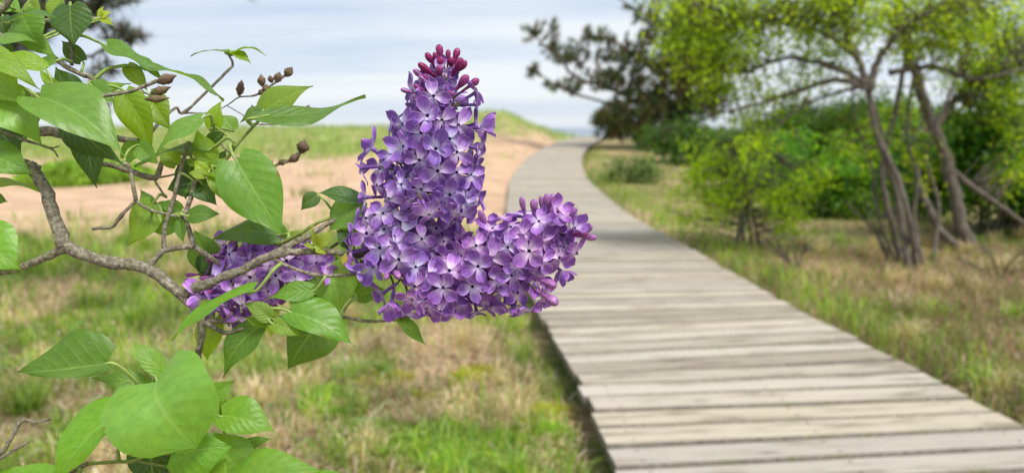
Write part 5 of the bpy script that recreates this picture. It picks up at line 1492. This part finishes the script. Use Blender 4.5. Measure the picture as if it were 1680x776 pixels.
put(pA, [(630, 376, -.1, .1, None, 55), (660, 380, .05, .1, None, 48), (623, 407, -.1, 0, None, 45), (601, 383, -.4, .1, None, 30), (600, 358, -.35, .35, None, 70), (611, 438, -.15, -.45, None, 60), (676, 413, .2, .1, None, 70), (703, 416, .1, 0, None, 75), (654, 426, 0, -.2, None, 20),
         (576, 414, -.9, 0, .2), (590, 445, -.7, -.4, .3), (648, 400, 0, 0), (643, 352, -.2, .3), (580, 372, -.9, .3, .2), (692, 392, .2, .2), (628, 350, -.3, .4), (682, 438, .2, -.2)], ((640, 430), (640, 370)), 66, 66, dz=.3)
fill(pA, ((640, 440), (645, 350)), 52, 50, 22, dz=.6)
for (x, y, fx, fy, c, s_) in [(636, 448, -.1, -.5, PNK, .9), (650, 449, .4, -.4, PNK, .9)]:
    pA.add(x, y, D0 - .020, (fx, fy, .5), 0, 'bud', s_ * .95, c)
put(pA, [(700, 364, .1, -.2, .8), (716, 374, .2, .2, .8), (690, 376, 0, .2, .9), (740, 364, .3, -.2, .7), (728, 396, .1, .3, .8), (672, 362, -.1, 0, .8), (752, 398, .2, .5, .6), (712, 398, 0, .2, .9)], AX, 20, 20, dz=.6, mag=.3)
for k in range(14):
    y_ = random.uniform(118, 215); x_ = 727 - (y_ - 118) * .12 + random.choice((-1, 1)) * random.uniform(12, 30 + (y_ - 118) * .35)
    pA.add(x_, y_, D0 - .006, ((x_ - 724) / 45, .5, .4), 0, 'bud', random.uniform(.6, .85), random.choice([PNK, MAG2, (0.36, 0.16, 0.42)]))
pA.build()

# panicle pointing right
AX2 = ((680, 462), (925, 388))
pD = Panicle([(590, 430, .6), (630, 440, .8), (680, 455, .4), (740, 440, .2), (800, 424, 0), (860, 408, 0), (905, 392, 0), (945, 382, 0)], 0, (0.14, 0.13, 0.05), (4.2, 1.4))
put(pD, [(706, 452, -.1, .1, None, 70), (727, 472, -.05, -.1, None, 50), (737, 444, .1, .1, None, 75), (698, 490, -.1, -.1, None, 80), (722, 511, 0, -.45, None, 75), (643, 498, -.2, -.6, .6), (666, 514, .1, -.7, .5), (627, 482, -.7, -.4, .0), (758, 500, .05, -.2, None, 80),
         (781, 403, -.1, .15, None, 60), (806, 423, 0, 0, None, 82), (784, 437, -.1, -.05, None, 20), (833, 406, -.1, .1, None, 80), (857, 386, 0, .15, None, 75), (889, 396, .1, 0, None, 52), (884, 363, 0, .5, None, 85), (915, 348, .2, .5, None, 100), (808, 374, -.1, .6, None, 90),
         (850, 436, .05, 0, None, 8), (879, 458, .2, -.05, None, 70), (849, 480, 0, -.1, None, 40), (944, 374, .6, .3), (918, 423, .4, -.1, None, 60), (939, 400, .8, 0, .3), (945, 413, .8, -.2, .2), (921, 446, .6, -.5, .4), (892, 486, .5, -.35, .6), (864, 511, .3, -.9, .15), (826, 508, 0, -1, .15), (799, 503, -.1, -.8, .35),
         (817, 460, 0, -.1), (888, 428, .2, -.1), (826, 354, -.1, 1, .1), (862, 352, 0, .8, .4), (823, 480, 0, -.3), (760, 448, 0, 0), (775, 470, 0, -.1), (756, 420, -.1, .2), (700, 506, 0, -.6, .5), (800, 390, -.1, .3), (838, 372, 0, .5), (932, 360, .5, .6, .4), (905, 470, .6, -.4, .4), (746, 515, .1, -.8, .3),
         (740, 485, 0, -.1), (788, 482, -.05, -.3), (840, 452, 0, 0), (900, 372, .2, .3), (868, 412, 0, .1), (782, 512, 0, -.9, .2), (842, 506, .1, -.9, .2), (680, 470, -.2, -.1), (676, 492, -.2, -.5)], AX2, 66, 50, mag=.25)
fill(pD, AX2, 62, 44, 60, mag=.3)
for (x, y, fx, fy, c, s_) in [(958, 376, .9, .3, PNK, 1.1), (964, 389, 1, -.1, PNK, 1.1), (952, 384, .7, 0, MAG2, 1.0), (793, 360, -.4, .9, PNK, 1.2), (858, 338, -.2, 1, PNK, 1.1), (897, 332, .1, 1, PNK, 1.1), (905, 330, .3, 1, PNK, .9), (888, 334, -.1, 1, PNK, .9), (898, 464, .8, -.3, PNK, 1.25), (876, 340, 0, 1, PNK, 1.0), (902, 490, .8, -.5, PNK, 1.2), (938, 352, .6, .8, PNK, 1.0)]:
    pD.add(x, y, D0 - .008, (fx, fy, .35), 0, 'bud', s_ * .88, c)
# loose tubes between the two panicles
put(pD, [(700, 392, .1, .6, .1), (727, 380, .1, .8, .1), (752, 380, .3, .7, .1), (735, 398, 0, .6, .4), (765, 392, .2, .6, .3)], AX2, 10, 10, mag=.6, dz=1.5)
pD.build()

# third panicle behind the branch on the left
AX3 = ((520, 432), (350, 490))
pL = Panicle([(555, 398, 2.5), (515, 425, 2.5), (470, 440, 2.4), (430, 455, 2.2), (390, 470, 2.2), (345, 488, 2.2)], 0, (0.20, 0.20, 0.06), (3, 1.2))
put(pL, [(432, 391, .1, .3, .8, 60), (376, 417, -.3, .2, .8, 80), (443, 436, 0, .2, .8, 40), (431, 468, .05, -.2, .9, 75), (362, 470, -.2, 0, .9, 60), (384, 478, 0, 0, .9, 50), (520, 432, .3, -.1, .8, 45), (508, 450, .2, -.4, .7), (470, 428, 0, .2, .8), (452, 452, 0, -.2, .8),
         (398, 500, 0, -.6, .5), (372, 508, -.2, -.7, .4), (346, 496, -.5, -.4, .5), (420, 492, .1, -.6, .5), (480, 452, .2, -.3, .7), (356, 440, -.4, .1, .7), (395, 408, -.2, .5, .6), (455, 396, .5, .5, .4), (532, 440, .7, -.1, .4), (410, 455, 0, 0, .9), (390, 520, 0, -.9, .3), (345, 515, -.5, -.6, .3), (440, 478, .2, -.3, .8), (346, 424, -.4, .3, .7), (366, 402, -.3, .5, .7), (402, 386, 0, .6, .6), (420, 410, .1, .3, .9), (350, 452, -.4, 0, .8), (384, 432, -.1, .2, .9), (408, 430, 0, .2, .9), (460, 410, .3, .4, .7), (334, 470, -.7, 0, .5), (328, 488, -.8, -.2, .4), (500, 430, .2, .1, .9), (486, 462, .1, -.4, .7)],
    AX3, 40, 34, mag=.22, dz=1.4, mean=1.0, lum=1.35)
fill(pL, AX3, 58, 54, 40, mag=.3, dz=2.4)
for i in range(30):
    cx, cy = random.choice([(352, 430), (366, 432), (405, 424), (398, 398), (380, 392), (345, 486), (338, 478), (350, 478), (414, 490), (330, 458), (360, 450), (412, 406), (332, 500), (400, 426)])
    x, y = cx + random.gauss(0, 9), cy + random.gauss(0, 6)
    a = random.uniform(-.5, .5)
    pL.add(x, y, D0 + .012 + random.uniform(-.004, .012), ((x - 420) / 70 * .8 + a * .4, (455 - y) / 60 + a, .35), 0, 'bud', random.uniform(.6, .85), random.choice([MAG2, PNK, PNK, (0.38, 0.10, 0.32)]))
pL.build()
